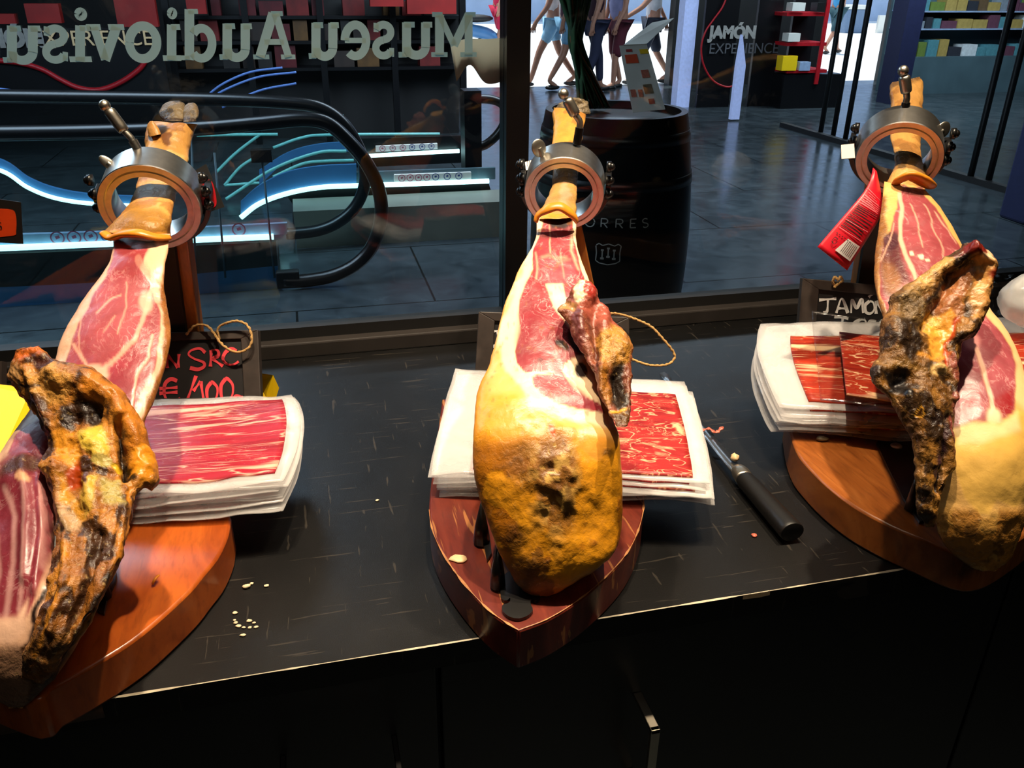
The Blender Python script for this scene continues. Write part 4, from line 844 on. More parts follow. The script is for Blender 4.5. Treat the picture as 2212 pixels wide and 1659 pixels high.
# ------------------------------------------------------------------ vacuum packs
def patch(c, n=36, m=26, round_=0.0, bulge=None, dz=0, off=(0, 0), rot=0, wave=0, seed=0, lift=0, sub=(-1, 1, -1, 1)):
    P4 = [Z(x, y, z) for x, y, z in c]; cen = sum(P4)/4
    a = np.linspace(sub[0], sub[1], n)[:, None]*np.ones((1, m)); b = np.linspace(sub[2], sub[3], m)[None]*np.ones((n, 1))
    A = a*np.sqrt(1-round_*b*b/2); B = b*np.sqrt(1-round_*a*a/2)
    u, v = (A+1)/2, (B+1)/2      # u left>right, v back>front
    P = (P4[0]*((1-u)*(1-v))[..., None]+P4[1]*(u*(1-v))[..., None]+P4[2]*(u*v)[..., None]+P4[3]*((1-u)*v)[..., None])
    if bulge is not None: P[..., 2] += bulge(A, B)
    q = (P-cen); ca, sa = math.cos(rot), math.sin(rot); P = cen+np.stack([q[..., 0]*ca-q[..., 1]*sa, q[..., 0]*sa+q[..., 1]*ca, q[..., 2]], -1)
    P = P+np.array([off[0], off[1], dz+lift])
    if wave:
        w_ = fbm(np.stack([P[..., 0].ravel()*14, P[..., 1].ravel()*14, np.full(P[..., 0].size, seed)], 1), 3, seed).reshape(P.shape[:2]); ed = np.clip((np.maximum(np.abs(a), np.abs(b))-.6)/.4, 0, 1)
        P[..., 2] += wave*w_*(.35+ed)
    return P, np.stack([u.ravel(), v.ravel(), np.full(u.size, seed*.37)], 1)
UPZ = np.array([0, 0, 1.0])
def pack(label, group, c, mat, k, inset, detail=True, border='pouch', **kw):
    P, _ = patch(c, **kw)
    g = thing('ham_pack', label, 'vacuum pack', (*P[..., :2].reshape(-1, 2).mean(0), P[..., 2].min()), group)
    mk('pouch', slab(P, UPZ, .0012), MT[border], g, label='frosted clear pouch border')
    kk = dict(kw); kk['sub'] = inset
    Q, uv = patch(c, **{**kk, 'lift': .0022}); mk('ham_slices', slab(Q, UPZ, .0022), mat, g, attrs={'uvw': np.concatenate([uv, uv])})
    if detail:
        Q, uv = patch(c, **{**kk, 'lift': .0030, 'sub': tuple(x*1.0+(.03 if x > 0 else -.03) for x in inset)}); mk('clear_film', grid(Q), MT['film'], g)
    return g
rp = random.Random(5)
# left stack
cL = [(120, 885, .082), (652, 842, .098), (622, 1042, .098), (120, 1092, .078)]
bL = lambda A, B: -.012*np.clip(A, 0, 1)**2*np.clip(B, 0, 1)
names = ['topmost', 'second from the top', 'third from the top', 'fourth from the top', 'fifth from the top', 'sixth from the top', 'seventh from the top', 'at the bottom']
for k in range(6):
    nm_ = names[k] if k < 5 else names[7]
    pack('sliced ham pack beside the left ham, %s of its stack' % nm_, 'sliced ham packs beside the left ham', cL, MT['sliceA'], k, (-.95, .88, -.80, .84), k == 0, dz=-.0058*k, off=(rp.uniform(-.002, .010), rp.uniform(-.006, .004)), rot=rp.uniform(-.02, .02), round_=.42, bulge=bL, wave=.003, seed=k+1)
cM = [(985, 802, .094), (1490, 828, .094), (1545, 1040, .082), (925, 1020, .082)]
bM = lambda A, B: .006*np.clip(-B, 0, 1)**2-.004*np.abs(A)**3*np.clip(B, 0, 1)
for k in range(6):
    nm_ = names[k] if k < 5 else names[7]
    pack('sliced ham pack lying under the middle ham, %s of its stack' % nm_, 'sliced ham packs under the middle ham', cM, MT['sliceB'], k, (-.70, .88, -.66, .93), k == 0, dz=-.0056*k, off=(rp.uniform(-.006, .006), rp.uniform(-.010, .0)), rot=rp.uniform(-.025, .025), round_=.1, bulge=bM, wave=.003, seed=k+11)
cR = [(1622, 702, .135), (2232, 690, .135), (2300, 905, .098), (1668, 878, .098)]
bR = lambda A, B: -.010*np.clip(-A, 0, 1)**2*np.clip(B, 0, 1)**2+.004*np.abs(A)
for k in range(8):
    nm_ = names[k] if k < 7 else names[7]
    pack('sliced ham pack beside the right ham, %s of its big stack' % nm_, 'sliced ham packs beside the right ham', cR, MT['sliceC'], k, (-.76, .95, -.60, .88), k == 0, dz=-.0060*k, off=(rp.uniform(-.005, .008), rp.uniform(-.008, .004)), rot=rp.uniform(-.02, .02), round_=.3, bulge=bR, wave=.0025, seed=k+21)
cX = [(1752, 668, .160), (1990, 700, .156), (2020, 895, .122), (1772, 862, .121)]
pack('small tilted pack of orange-red ham slices on top of the right stack', 'sliced ham packs beside the right ham', cX, MT['sliceC'], 0, (-.52, .95, -.50, .86), True, border='clearpouch', round_=.05, wave=.002, seed=33)
# ------------------------------------------------------------------ chalkboards
def plane_of(c):                        # c: BL, BR, TL as (px,py,d)
    p = [U(*q) for q in c]; n = nrm(np.cross(p[1]-p[0], p[2]-p[0])); n = -n if n@CF > 0 else n; return p[0], n
def strokes(L, p0, n, wd, off=.0009, smooth=True):
    out = []
    for P in L:
        a = np.array(P, float); q = onp(a[:, 0], a[:, 1], p0, n)
        q = smoothp(q, 8*len(q)) if smooth and len(q) > 2 else smoothp(q, 6)
        t = np.linspace(0, 1, len(q)); out.append(ribbon(q, wd*(.85+.3*np.sin(t*5+len(P))), n, off))
    return join(*out)
def chalkboard(label, pl_, quad, fw, L, ink, wd, cord=None, nail=None):
    p0, n = plane_of(pl_)
    q = np.array([onp(x, y, p0, n) for x, y in quad])          # TL TR BR BL
    cen = q.mean(0); inn = q+np.array([nrm(cen-p)*fw*1.41 for p in q])
    root = thing('chalkboard_sign', label, 'chalkboard', (*cen[:2], q[:, 2].min()))
    names_ = []
    for i in range(4):
        j = (i+1) % 4
        mk('frame_bar', prism([q[i], q[j], inn[j], inn[i]], -n*.012), MT['frame'], root, smooth=False, bevel=.001)
    mk('slate', prism(inn-n*.004, -n*.005), MT['slate'], root, smooth=False)
    mk('chalk_writing', strokes(L, p0-n*.004, n, wd), ink, root, smooth=False)
    if cord is not None:
        P = smoothp([onp(x, y, p0, n, o) for x, y, o in cord], 90)
        P = P+.0004*np.stack([np.sin(np.arange(90)*1.7), np.cos(np.arange(90)*1.9), np.sin(np.arange(90)*2.3)], 1)
        mk('hanging_cord', tube(P, .0019+.0004*np.sin(np.arange(90)*2.1), 8), MT['jute'], root)
    return root
# red lettering of the left board
SRC = [[(362,766),(362,795)], [(362,767),(385,794)], [(385,794),(387,765)],
       [(444,762),(432,753),(414,757),(408,766),(420,775),(440,783),(441,792),(428,798),(411,795)],
       [(457,757),(455,792)], [(457,757),(470,757),(472,768),(459,775)], [(459,775),(482,791)],
       [(511,759),(500,754),(488,761),(482,775),(490,786),(504,788),(516,781)]]
EUR = [[(383,823),(370,819),(358,828),(355,845),(360,862),(374,867),(390,860)], [(345,840),(384,837)], [(345,850),(384,847)],
       [(424,812),(403,870)], [(418,845),(434,824)], [(434,824),(441,868)],
       [(457,826),(448,840),(449,862),(458,868),(468,858),(470,838),(460,826),(457,826)], [(488,818),(478,834),(480,860),(490,866),(502,854),(503,832),(492,818),(488,818)],
       [(522,857),(511,855),(506,863),(512,870),(521,866)], [(522,855),(522,880),(512,884)]]
chalkboard('framed chalkboard with red writing behind the left ham packs', [(300, 870, 1.09), (560, 858, 1.09), (340, 718, 1.145)], [(232, 722), (557, 712), (564, 876), (236, 880)], .020, SRC+EUR, MT['chalkred'], .0052,
    [(404,724,.003),(420,707,.004),(436,703,.006),(455,708,.01),(470,725,.012),(485,745,.014),(505,760,.014),(525,763,.012),(545,752,.012),(550,730,.012),(540,706,.012),(520,697,.012),(500,699,.010),(482,705,.008),(474,716,.008),(478,736,.006)])
chalkboard('framed chalkboard mostly hidden behind the middle ham', [(1030, 835, 1.12), (1350, 845, 1.13), (1035, 673, 1.165)], [(1034, 673), (1359, 685), (1362, 862), (1024, 845)], .0195,
    [[(1063,716),(1083,714)], [(1074,715),(1076,740),(1066,748),(1060,742)], [(1095,745),(1104,716),(1114,745)], [(1096,735),(1112,735)]], MT['chalkwhite'], .0042,
    [(1300,690,.003),(1318,678,.006),(1340,681,.014),(1370,692,.02),(1400,708,.024),(1425,735,.026),(1445,760,.026),(1447,775,.026),(1432,787,.026),(1400,789,.024),(1372,781,.02),(1350,770,.012)])
JAM = [[(1769,648),(1806,645)], [(1788,647),(1786,672),(1778,676)], [(1806,676),(1818,645),(1831,676)], [(1810,666),(1827,666)], [(1838,676),(1840,648),(1850,665),(1861,647),(1864,676)],
       [(1878,650),(1868,660),(1870,674),(1880,677),(1888,668),(1886,654),(1878,650)], [(1876,642),(1884,635)], [(1868+24,678),(1868+24,650)], [(1892,650),(1908,678)], [(1908,678),(1910,650)], [(1922,678),(1920,650),(1936,650)], [(1921,664),(1934,664)], [(1922,678),(1938,677)]]
JOS = [[(1802,684),(1832,688)], [(1820,688),(1816,712),(1802,712)], [(1858,690),(1845,698),(1846,710),(1860,714),(1870,704),(1868,692),(1858,690)], [(1854,703),(1862,700)], [(1892,694),(1880,693),(1878,701),(1892,708),(1890,716),(1876,716)], [(1904,718),(1902,694),(1918,694)], [(1903,706),(1914,706)], [(1904,718),(1920,718)]]
chalkboard('framed chalkboard with white writing behind the right ham packs', [(1725, 750, 1.195), (1930, 765, 1.195), (1735, 601, 1.225)], [(1734, 601), (2010, 626), (2018, 790), (1720, 762)], .022, JAM+JOS, MT['chalkwhite'], .0046,
    [(1800,616,.003),(1796,606,.006),(1800,598,.006),(1806,604,.008),(1812,597,.006),(1816,606,.006),(1808,612,.006),(1800,620,.004)])
p0, n = plane_of([(-160, 960, 1.06), (0, 950, 1.06), (-160, 790, 1.12)])
rt_ = thing('chalkboard_sign', 'edge of a wooden sign frame at the far left side', 'chalkboard', onp(-80, 950, p0, n))
mk('frame_bar', prism([onp(x, y, p0, n) for x, y in ((-30, 784), (4, 780), (1, 955), (-33, 955))], -n*.012), MT['frame'], rt_, smooth=False); mk('slate', prism([onp(x, y, p0, n, -.004) for x, y in ((-200, 790), (-30, 784), (-33, 955), (-200, 960))], -n*.005), MT['slate'], rt_, smooth=False)

# ------------------------------------------------------------------ yellow cards
def card(name, label, cat, quad, mat, th=.0015, **kw):
    q = np.array([U(*p) for p in quad]); n = nrm(np.cross(q[1]-q[0], q[2]-q[0])); n = -n if n@CF > 0 else n
    q = np.array([onp(p[0], p[1], q[0], n) for p in quad])
    return mk(name, prism(q, -n*th), mat, smooth=False, label=label, cat=cat, **kw), q, n
q = [Z(x, y, z) for x, y, z in ((545, 812, .05), (560, 806, .062), (590, 810, .055), (603, 838, .03), (590, 880, .002), (540, 890, .002))]
mk('yellow_box', prism(np.array(q), (-.09, .02, -.0)), MT['yellow'], smooth=False, label='yellow cardboard box peeping out behind the red-lettered chalkboard', cat='box')
q = [U(x, y, d) for x, y, d in ((-60, 826, .93), (20, 834, .93), (62, 852, .92), (70, 875, .91), (0, 990, .80), (-60, 1010, .79))]
mk('yellow_card', prism(np.array(q), (0, .006, -.002)), MT['yellow'], smooth=False, label='bright yellow card at the left edge behind the left ham', cat='card')

# ------------------------------------------------------------------ hanging tags
def tag(label, quad, inner, mat):
    o, q, n = card('hanging_tag', label, 'tag', quad, MT['matte'])
    p0 = q[0]; P = onp(*np.array(inner, float).T, p0, n, .0006); P = smoothp(np.concatenate([P, P[:1]]), 60)[:-1]
    mk('colour_panel', prism(P, -n*.0004), mat, o, smooth=False); return o, p0, n
tag('black card tag with dark red panel hanging behind the left ring', [(412, 374, 1.145), (445, 354, 1.15), (485, 447, 1.14), (428, 466, 1.13)], [(430,392),(452,388),(462,402),(468,436),(462,448),(440,450),(428,440)], MT['redpanel'])
o, p0, n = tag('black card tag with orange panel at the left edge of the picture', [(x, y, dv(x, y, YG-.010)) for x, y in ((-70, 420), (45, 437), (50, 527), (-70, 520))], [(-50,450),(20,452),(34,464),(35,498),(26,509),(-50,508)], MT['orange'])
mk('letter', strokes([[(3,481),(-3,480),(-3,486),(3,489),(3,494),(-4,494)]], p0, n, .0016, .0012), MT['ink'], o, smooth=False)
# red label strip on the right ham
rowsL = np.array([(1886,362),(1880,392),(1864,418),(1842,444),(1806,486),(1766,533)], float); rowsR = np.array([(1894,370),(1906,425),(1906,452),(1900,474),(1868,526),(1830,584)], float); dR = [1.14,1.12,1.105,1.095,1.085,1.075]
B = resamp(np.concatenate([rowsL, rowsR, np.array(dR)[:, None]], 1), 40, .5)
tt = np.linspace(0, 1, 12); g = np.array([[U(*(b[:2]*(1-t)+b[2:4]*t), b[4]-.006*math.sin(math.pi*t)) for t in tt] for b in B])
lab = mk('red_label_strip', slab(g, CF*-1, .0006), MT['redtag'], label='long red printed label hanging from the right ring', cat='label')
def ong(u, v):
    i = u*(len(B)-1); k = min(int(i), len(B)-2); f = i-k; b = B[k]*(1-f)+B[k+1]*f
    return U(*(b[:2]*(1-v)+b[2:4]*v), b[4]-.006*math.sin(math.pi*v)-.0012)
def lines(L, wd): return join(*[ribbon(np.array([ong(u, v) for u, v in zip(np.linspace(a[0], b[0], 8), np.linspace(a[1], b[1], 8))]), wd, -CF) for a, b in L])
rr2 = random.Random(2)
mk('printed_lines', lines([((u, .1), (u, .9)) for u in (.30, .40, .43, .46, .49, .52, .72, .80)]+[((.30+.03*i, .08+.1*(i % 3)), (.30+.03*i, .5+.1*(i % 4))) for i in range(8)], .0008), MT['inkfaint'], lab, smooth=False)
mk('small_print', lines([((u, .12), (u, rr2.uniform(.6, .92))) for u in np.arange(.56, .80, .022)]+[((.845, .15+.09*i), (.845, .20+.09*i)) for i in range(6)], .0011), MT['ink'], lab, smooth=False)
mk('recycling_mark', strokes([[(1796,520),(1802,513),(1808,518)], [(1806,524),(1799,528),(1795,521)]], U(1800, 520, 1.077), -CF, .0011, .003), MT['ink'], lab, smooth=False)
mk('barcode_field', grid(np.array([[ong(u, v) for v in np.linspace(.42+(.95-u)*.9, .93, 6)] for u in (.835, .87, .91, .95)])), MT['inkw'], lab, smooth=False)
mk('barcode_bars', lines([((.845+.0*v, v), (.935, v)) for v in np.arange(.56, .90, .05)], .0009), MT['ink'], lab, smooth=False)
# small labels at the rings
o, q, n = card('barcode_label', 'small white barcode label stuck behind the middle ring', 'label', [(1134, 350, 1.19), (1186, 334, 1.19), (1186, 352, 1.18), (1136, 368, 1.18)], MT['white'])
mk('barcode_bars', strokes([[(x, 348-(x-1140)*.3), (x, 360-(x-1140)*.3)] for x in range(1140, 1182, 4)], q[0], n, .0009, .0006), MT['ink'], o, smooth=False)
card('small_label', 'small blank beige label beside the right ring', 'label', [(1817, 313, 1.18), (1845, 310, 1.18), (1847, 341, 1.17), (1818, 343, 1.17)], MT['white'])

# ------------------------------------------------------------------ slicing knife and scraps
kn = thing('ham_knife', 'long thin ham knife with black handle lying on the counter beside the middle packs', 'knife', Z(1600, 1010, 0))
P = np.stack([zpts([(1425, 806), (1440, 806), (1468, 845), (1515, 905), (1560, 962), (1612, 1018)], .014), zpts([(1427, 812), (1438, 826), (1455, 850), (1500, 915), (1545, 975), (1590, 1030)], .014)], 1)
P = np.stack([smoothp(P[:, 0], 40), smoothp(P[:, 1], 40)], 1); mk('blade', slab(P, UPZ, .0014), MT['knifeblade'], kn)
h0, h1, h2 = Z(1594, 1012, .014), Z(1608, 1034, .014), Z(1712, 1150, .016)
mk('bolster', tube(smoothp([h0, h1], 8), [.0085, .010, .0112, .012, .0122, .0122, .0122, .012], 20, .8), MT['steel2'], kn)
Q = smoothp([h1, h1*.5+h2*.5, h2], 24); mk('handle', tube(Q, [.0118, .0128]+[.013+.0022*(i/20) for i in range(20)]+[.0152, .0148], 24, .85), MT['plastic'], kn, bevel=.0008)
P = smoothp([Z(x, y, z) for x, y, z in ((1516, 930, .017), (1532, 926, .021), (1546, 934, .018), (1562, 922, .022))], 24)
mk('meat_scrap', tube(P, .0028+.0012*np.sin(np.arange(24)*1.3), 8, .4), MT['meatbit'], label='thin shred of ham lying across the knife blade', cat='scrap')
v, f = ball(Z(1588, 988, .020), .0055, 12); v = v+.0018*np.stack([fbm(v*300, 2, k) for k in range(3)], 1)
mk('fat_scrap', (v, f), MT['cream'], label='small cube of fat on the knife blade by the bolster', cat='scrap')
def chip(x, y, z, r, mat, label, cat, group=None, sq=.5, seed=0):
    v, f = ball(Z(x, y, z), r, 10, (1.3, 1, sq)); c = v.mean(0); v = c+(v-c)*(1+.35*fbm((v-c)/r*1.3+seed, 2, seed))[:, None]; v[:, 2] += CT+z-v[:, 2].min()
    return mk('crumb', (v, f), mat, label=label, cat=cat, group=group)
chip(992, 1208, BT, .007, MT['cream'], 'pale flake of fat on the left side of the middle board', 'scrap', sq=.2, seed=3)
chip(1776, 952, BT, .006, MT['hoof'], 'dark brown scrap on the right board beside the packs', 'scrap', seed=4)
P = smoothp([Z(x, y, BT+z) for x, y, z in ((330, 1262, .002), (334, 1252, .007), (342, 1243, .006))], 12)
mk('fat_curl', tube(P, [.001]+[.0028]*10+[.001], 8, .5), MT['lip'], label='small yellow curl of fat on the left board', cat='scrap')
for i, (x, y) in enumerate([(508,1326),(507,1341),(510,1347),(516,1354),(527,1357),(540,1357),(538,1343),(549,1347),(554,1356),(525,1374),(534,1270),(544,1262),(576,1267),(300,1463),(815,1082)]):
    lb = 'pale crumb of a scattered handful on the counter between left and middle boards' if i < 10 else ('larger pale crumb above the scattered handful of crumbs' if i == 10 else 'pale crumb up beside the largest crumb' if i in (11, 12) else 'single pale crumb near the tip of the left board' if i == 13 else 'lone speck behind, halfway between left packs and middle board')
    chip(x, y, 0, (.0022, .0015, .0018)[i % 3] if i != 10 else .0034, MT['dust'], lb, 'crumb', 'crumbs on the counter', .6, i)
chip(1630, 1158, 0, .0035, MT['meatbit'], 'tiny red crumb on the counter in front of the middle packs', 'crumb', 'crumbs on the counter', .4, 21)
q = V(1228, 1378, float(Z(1228, 1340, BT)[1])); 

# crumpled wrap and bag at the right edge
P, _ = patch([(2120, 575, .06), (2330, 615, .06), (2330, 735, .03), (2150, 690, .03)], n=60, m=50, wave=.016, seed=5); P[..., 2] += .010*np.abs(fbm(np.stack([P[..., 0].ravel()*40, P[..., 1].ravel()*40, P[..., 0].ravel()*0], 1), 4).reshape(P.shape[:2]))
v, f = ball(U(2240, 650, 1.16), .052, 48, (1, .9, .85)); c = v.mean(0); v = c+(v-c)*(1+.10*fbm((v-c)*22, 4, 3)-.06*np.abs(fbm((v-c)*48, 3, 8)))[:, None]
v[:, 2] += max(0, CT+.03-v[:, 2].min()); mk('plastic_bag', (v, f), MT['wrap'], label='crumpled white plastic bag at the right edge', cat='bag')
bx = U(2185, 690, 1.20); mk('wood_block', box((bx[0]+.03, bx[1]+.04, CT+.03), (.10, .05, .058)), MT['woodpost'], smooth=False, bevel=.003, label='wooden block behind the plastic bag at right', cat='block')
v, f = slab(P, UPZ, .0006); mk('foil_wrap', (v, f), MT['film'], label='shiny crumpled clear film behind the right ham', cat='wrap')
# ------------------------------------------------------------------ lettering on the left pane (read from the other side)
def glyph(ch):
    s_ = lambda *a: ('s',)+a; a_ = lambda *a: ('a',)+a
    return {
     'u': [s_(.20, 1, .20, .28, 1), a_(.47, .30, .27, .25, 180, 360, 1), s_(.76, 1, .76, 0, 1), s_(0, .94, .28, .94, .6), s_(.52, .94, .84, .94, .6), s_(.76, .06, 1, .06, .6)],
     'i': [s_(.52, 1, .52, 0, 1), s_(.05, .94, .55, .94, .6), s_(.0, .06, 1, .06, .6), ('d', .50, 1.33)],
     'o': [a_(.5, .5, .40, .45, 0, 360, 1)],
     'v': [s_(.20, .96, .5, .03, 1), s_(.80, .96, .5, .03, .85), s_(0, .94, .42, .94, .6), s_(.62, .94, 1, .94, .6)],
     's': [a_(.5, .72, .32, .21, 20, 270, .85), a_(.5, .27, .34, .22, 90, -160, .85), s_(.83, .72, .83, .98, .55), s_(.14, .02, .14, .27, .55)],
     'd': [a_(.40, .33, .30, .30, 40, 320, .95), s_(.74, 1, .74, 0, 1), s_(.50, .965, .78, .965, .5), s_(.74, .04, 1, .04, .5)],
     'A': [s_(.16, .04, .47, .97, .8), s_(.84, .04, .53, .97, 1), s_(.28, .36, .74, .36, .6), s_(0, .04, .34, .04, .5), s_(.62, .04, 1, .04, .5), s_(.30, .965, .58, .965, .5)],
     'e': [a_(.5, .5, .40, .45, 0, 310, .95), s_(.12, .50, .9, .50, .55)],
     'M': [s_(.18, .04, .18, .96, .9), s_(.82, .04, .82, .96, 1), s_(.18, .96, .5, .25, .9), s_(.82, .96, .5, .25, .7), s_(0, .04, .36, .04, .5), s_(.64, .04, 1, .04, .5), s_(.02, .965, .25, .965, .5), s_(.75, .965, .98, .965, .5)]}[ch]
LT = [('M', 932, 1030, 28), ('u', 861, 934, 49), ('s', 804, 853, 48), ('e', 739, 797, 50), ('u', 667, 732, 50), ('A', 547, 638, 26), ('u', 474, 544, 52), ('d', 389, 466, 21), ('i', 352, 391, 54), ('o', 272, 346, 52), ('v', 186, 268, 54), ('i', 150, 198, 56), ('s', 90, 149, 56), ('u', 6, 87, 57), ('u', -66, -2, 58)]
let = thing('window_lettering', 'large pale grey-green mirrored lettering on the left window pane', 'lettering', V(500, 130, YG-.004))
NB = np.array([0, -1.0, 0])
for ch, x0, x1, yt in LT:
    yb = 135-.0133*(x0+x1)/2; ht = yb-yt; wd = x1-x0; st = 19.0; parts_ = []
    toP = lambda u, v_: V(x1-np.asarray(u)*wd, yb-np.asarray(v_)*ht, YG-.004)
    kpx = mpp(V((x0+x1)/2, yb, YG))
    for k_, g_ in enumerate(glyph(ch)):
        of = -.0003*k_
        if g_[0] == 's': t = np.linspace(0, 1, 6); parts_.append(ribbon(toP(g_[1]+(g_[3]-g_[1])*t, g_[2]+(g_[4]-g_[2])*t), st*g_[5]*kpx, NB, of))
        elif g_[0] == 'a': t = np.radians(np.linspace(g_[5], g_[6], 40)); parts_.append(ribbon(toP(g_[1]+g_[3]*np.cos(t), g_[2]+g_[4]*np.sin(t)), st*g_[7]*kpx*.95, NB, of))
        else: t = np.linspace(0, 2*np.pi, 20); parts_.append(ribbon(toP(g_[1]+.12*np.cos(t), g_[2]+.085*np.sin(t)), .30*wd*kpx, NB, of))
    mk('letter', join(*parts_), MT['lettering'], let, smooth=False)

# ------------------------------------------------------------------ wine barrel with leaflet and leaves
bc = U(1318, 460, 3.42); bc[2] = 0; BH, BR0, BR1 = 1.06, .275, .325
brad = lambda z: BR0+(BR1-BR0)*(1-((z-BH/2)/(BH/2))**2)
bar = thing('wine_barrel', 'black painted wine barrel with grey lettering and crest behind the right pane', 'barrel', bc)
auto(mk('barrel_body', lathe(bc, UPZ, [(z, brad(z)) for z in np.linspace(.001, BH, 30)]+[(BH, BR0-.025), (BH-.03, BR0-.03)], 72), MT['barrel'], bar))
for z in (.10, .24, BH-.24, BH-.08):
    mk('hoop', lathe(bc, UPZ, [(z-.02, brad(z-.02)+.002), (z-.02, brad(z-.02)+.004), (z+.02, brad(z+.02)+.004), (z+.02, brad(z+.02)+.002)], 72, True), MT['black'], bar)
mk('barrel_head', lathe(bc, UPZ, [(BH-.035, BR0-.029), (BH-.028, BR0-.03)], 60), MT['panel'], bar)
fr = nrm(np.append((CAM-bc)[:2], 0)); sd_ = np.array([-fr[1], fr[0], 0]); sd_ = sd_ if sd_@_r > 0 else -sd_
kb = mpp(U(1318, 480, 3.1))
def onb(px, py):
    z = float(U(1318, py, 3.42-.32)[2]); R_ = brad(z)+.003; s_ = np.clip((px-1318)*kb/R_, -.99, .99); return bc+UPZ*z+sd_*R_*s_+fr*R_*math.sqrt(1-s_*s_)
def bstroke(L, wd):
    return join(*[ribbon(np.array([onb(a[0]+(b[0]-a[0])*t, a[1]+(b[1]-a[1])*t) for t in np.linspace(0, 1, 8)]), wd, nrm(onb(*a)-bc-UPZ*onb(*a)[2]), .0006*i) for i, (a, b) in enumerate(L)])
def arc_(cx, cy_, rx, ry, a0, a1, k=8):
    t = np.radians(np.linspace(a0, a1, k+1)); p = [(cx+rx*math.cos(x), cy_-ry*math.sin(x)) for x in t]; return list(zip(p[:-1], p[1:]))
def Rl(x): return [((x, 491), (x, 473))]+[((x, 473), (x+9, 473))]+arc_(x+9, 477.5, 5, 4.5, 90, -90)+[((x+9, 482), (x, 482)), ((x+6, 482), (x+14, 491))]
def Sl(x): return arc_(x+6, 477.5, 6, 4.5, 30, 270)+arc_(x+6, 486.5, 6, 4.5, 90, -150)
for L in ([((1232, 474), (1252, 474)), ((1242, 474), (1242, 492))], arc_(1276, 482, 10, 9.5, 0, 360, 14), Rl(1300), Rl(1332), [((1363, 473), (1363, 491)), ((1363, 473), (1375, 473)), ((1363, 482), (1373, 482)), ((1363, 491), (1375, 491))], Sl(1388)):
    mk('letter', bstroke(L, .0042), MT['barrelpaint'], bar, smooth=False)
cr = [((1292, 530), (1298, 526)), ((1298, 526), (1306, 530)), ((1306, 530), (1319, 526)), ((1319, 526), (1332, 530)), ((1332, 530), (1340, 526)), ((1340, 526), (1346, 530)), ((1346, 530), (1344, 545)), ((1344, 545), (1345, 562)), ((1345, 562), (1336, 567)), ((1336, 567), (1319, 570)), ((1319, 570), (1301, 567)), ((1301, 567), (1293, 562)), ((1293, 562), (1294, 545)), ((1294, 545), (1292, 530))]
mk('crest', bstroke(cr, .004), MT['barrelpaint'], bar, smooth=False)
for x, dy in ((1306, 0), (1319, -4), (1332, 0)):
    mk('tower_mark', join(bstroke([((x, 541+dy), (x, 558+dy))], .005), bstroke([((x-4, 558+dy), (x+4, 558+dy))], .008), bstroke([((x-3, 540+dy), (x+3, 540+dy))], .007)), MT['barrelpaint'], bar, smooth=False)
# leaflet standing on the barrel
dl = 3.36
q = np.array([U(1337, 113, dl+.05), U(1396, 110, dl+.05), U(1436, 250, dl-.03), U(1366, 257, dl-.03)]); zl = q[:, 2].min()
if zl < BH: q[:, 2] += BH-zl
nl = nrm(np.cross(q[1]-q[0], q[2]-q[0])); nl = -nl if nl@CF > 0 else nl
lf = thing('leaflet', 'white folded menu leaflet with small photos standing on the barrel', 'leaflet', q[2:].mean(0))
mk('front_page', prism(q, -nl*.002), MT['white'], lf, smooth=False)
q2 = np.array([q[0]+(q[1]-q[0])*.15, q[1], U(1456, 40, dl+.25), U(1408, 50, dl+.25)]); n2 = nrm(np.cross(q2[1]-q2[0], q2[2]-q2[0]))
mk('back_page', prism(q2, n2*.002), MT['white'], lf, smooth=False)
fp = lambda u, v_: q[0]*(1-u)*(1-v_)+q[1]*u*(1-v_)+q[2]*u*v_+q[3]*(1-u)*v_
for nm_, u0, v0, u1, v1, m_ in (('picture', .12, .14, .55, .27, 'orange'), ('title_bar', .2, .06, .42, .10, 'redpanel'), ('picture', .68, .07, .98, .14, 'yellow'), ('picture', .55, .38, .8, .50, 'meatbit'), ('picture', .50, .60, .78, .74, 'hoof'), ('picture', .30, .67, .44, .78, 'meatbit'), ('picture', .06, .66, .22, .77, 'meatbit'), ('picture', .56, .82, .74, .90, 'redpanel')):
    mk(nm_, prism([fp(u0, v0)+nl*.0006, fp(u1, v0)+nl*.0006, fp(u1, v1)+nl*.0006, fp(u0, v1)+nl*.0006], -nl*.0005), MT[m_], lf, smooth=False)
# sheaf of leaves
ba = U(1282, 212, 3.55); ba[2] = BH-.03
sh = thing('leaf_sheaf', 'tall sheaf of long dark green leaves standing on the barrel', 'plant', ba)
rl = random.Random(4)
for i in range(26):
    t = i/25; b0 = ba+np.array([rl.uniform(-.06, .06), rl.uniform(-.05, .05), .02])
    mid = U(1246+rl.uniform(-10, 10), 95, 3.55+rl.uniform(-.05, .05)); top_ = U(1180+115*t+rl.uniform(-8, 8), -120, 3.55+rl.uniform(-.15, .15))
    P = smoothp([b0, b0*.55+mid*.45, mid, mid*.5+top_*.5, top_], 20)
    mk('leaf_blade', tube(P, .027*np.sin(np.linspace(.5, math.pi-.05, 20))+.002, 6, .25), MT['stem'] if i % 6 == 3 else MT['leaf'], sh)

